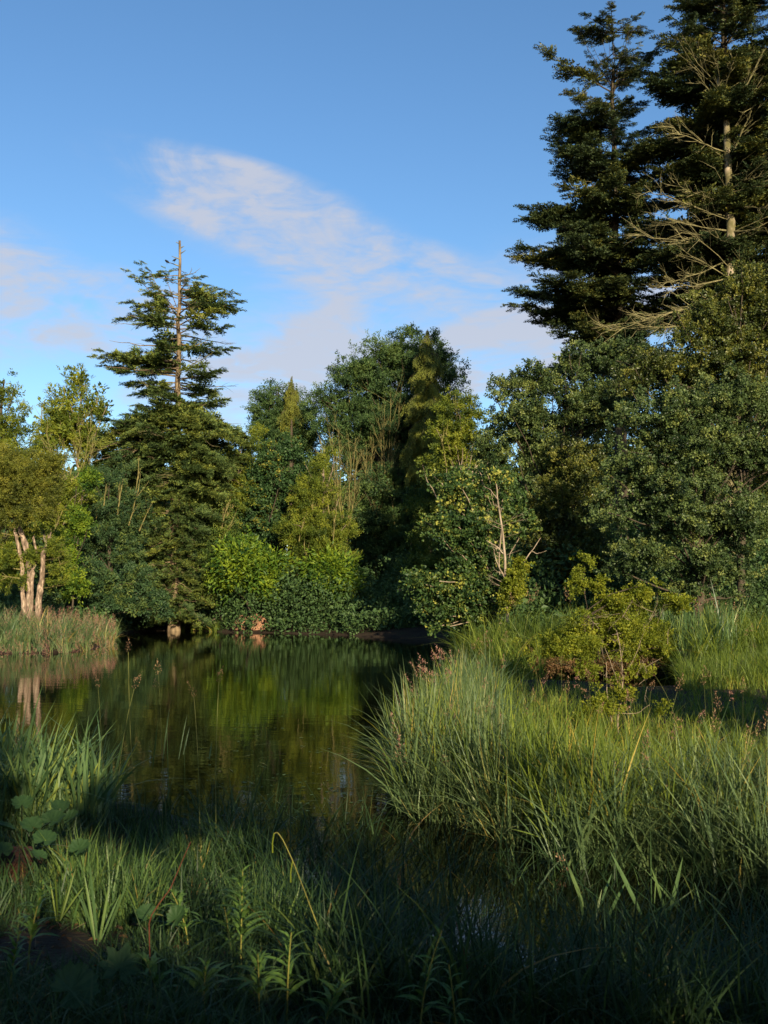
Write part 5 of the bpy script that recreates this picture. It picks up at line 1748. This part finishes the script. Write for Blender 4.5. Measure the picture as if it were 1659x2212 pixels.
# ----------------------------------------------------------------- two crows on the dead spire
def crow(u, v, d, yaw, label, s=1.0):
    p = P(u, v, d)
    root = empty('crow', p, label, 'bird', 'crows on the dead spire')
    acc = Acc()
    pts = np.array([[-.24, 0, .02], [-.17, 0, .06], [-.09, 0, .12], [0, 0, .17], [.08, 0, .22], [.13, 0, .27], [.17, 0, .285], [.20, 0, .28], [.235, 0, .27]])
    acc.tube(pts * s, np.array([.02, .035, .062, .075, .066, .045, .042, .022, .004]) * s, 9)
    link('body', acc.mesh('crow_body', True), M['crow'], root)
    for y in (-.02, .02):
        a = Acc()
        a.tube(np.array([[0, y, .12], [.01, y, .06], [.02, y, 0]]) * s, [.012, .008, .007], 4)
        link('leg', a.mesh('crow_leg'), M['crow'], root)
    root.rotation_euler = (0, 0, yaw)


crow(361, 571, 67.6, 2.4, 'crow perched out on the left spur below the spire top', 1.15)
crow(377, 567, 67.6, 1.2, 'crow perched close against the bare spire', 1.0)

# ----------------------------------------------------------------- trees behind the viewer (they shade the near bank)
SUNSPOTS = []       # aimed sun pools; unseen crowns are cut open toward each: (point, gap radius)
for (u, v, d, r) in [(150, 1850, 6.6, .26), (215, 1880, 6.2, .22), (545, 1870, 6.3, .24), (520, 1930, 4.75, .26), (405, 1960, 4.85, .24), (1265, 1910, 8.6, .30), (1320, 1880, 8.8, .26), (1400, 1890, 8.6, .22), (60, 1740, 7.4, .2),
                     (520, 1990, 4.7, .26), (400, 1990, 4.7, .24), (735, 2060, 5.0, .18), (250, 1960, 5.4, .2), (1180, 2190, 5.8, .16), (1270, 2190, 5.6, .16), (640, 1880, 5.6, .2), (30, 1850, 7.0, .22), (430, 1850, 6.4, .16), (1130, 1970, 7.5, .16), (560, 1780, 7.6, .16), (20, 1950, 5.6, .15), (30, 1568, 8.4, .10), (120, 1575, 8.5, .12), (190, 1585, 8.6, .12)]:
    SUNSPOTS.append((P(u, v, d if d > 6.5 else d * 1.14), r * 1.1))


def shade_tree(seed, x, y, h, w, label):
    rng = np.random.default_rng(seed)
    b = np.array([x, y, float(ground_z(x, y)) - .1])
    root = empty('shade_tree', b, label, 'tree')
    n = 3600
    nc = 120
    c = unit(rng.normal(size=(nc, 3))) * np.array([w, w * .8, h * .42]) * (rng.uniform(.2, 1, nc) ** .4)[:, None] + np.array([0, 0, h * .56])
    ci = rng.integers(0, nc, n)
    p = c[ci] + rng.normal(size=(n, 3)) * np.array([.45, .45, .36])
    sv = np.array(sdir)
    keep = np.ones(n, bool)
    for q, r in SUNSPOTS:
        w_ = p + b - q
        t = w_ @ sv
        keep &= np.linalg.norm(w_ - t[:, None] * sv, axis=1) > r + .24
    p = p[keep]
    n = len(p)
    scatter('crown', p, rng.normal(size=(n, 3)), unit(rng.normal(size=(n, 3)) * .7 + np.array([0, 0, .7])), rng.uniform(.7, 1.3, n), rng.normal(0, .1, n), leafy_protos(rng, .2, .14, 10, .42, 'midgreen', 3), root, 'shade_crown')
    a = Acc()
    limb_tree(rng, a, np.zeros(3), np.array([0, 0, h * .8]), .2, c[:10])
    link('trunk', a.mesh('shade_trunk', True), M['bark_dark'], root)


def shade_row():
    # the canopy edge: its shadow ends on the near side of the sunlit clump
    names = ['far left of', 'left of', 'a little left of', 'just behind', 'a little right of', 'right of', 'well right of', 'far right of', 'farthest right of']
    for i, (x, h) in enumerate([(-9.5, 7.4), (-6.6, 7.5), (-3.9, 7.7), (-1.2, 8.2), (1.5, 8.5), (4.0, 8.3), (6.8, 7.2), (9.4, 6.6), (12.4, 6.2)]):
        shade_tree(200 + i, x, -10 + .6 * (i % 2), h, 2.2, 'tree %s the viewer on the near bank, behind the frame' % names[i])
    for i, (x, h) in enumerate([(-8, 8.0), (-5.2, 8.1), (-2.5, 8.2), (.2, 8.9), (2.9, 8.8), (5.4, 8.0), (8.2, 7.4), (11, 6.8)]):
        shade_tree(230 + i, x, -12.2, h, 2.2, 'tree %s the viewer in the second row behind the near bank' % names[i])
    shade_tree(211, -9.5, 1.0, 11, 3.0, 'unseen leafy tree added left of the viewer to block sky light')  # this tree and the next are added out of view to dim sky light
    shade_tree(212, -10.5, 7.5, 10, 2.8, 'unseen leafy tree added at the pond edge left of the iris tuft to block sky light')
    shade_tree(210, 8.6, 13.0, 5.6, 1.6, 'bushy tree out of frame on the right beside the sunlit grass')


shade_row()
print('TRIANGLES', TRIS[0], 'INSTANCES', INST[0])
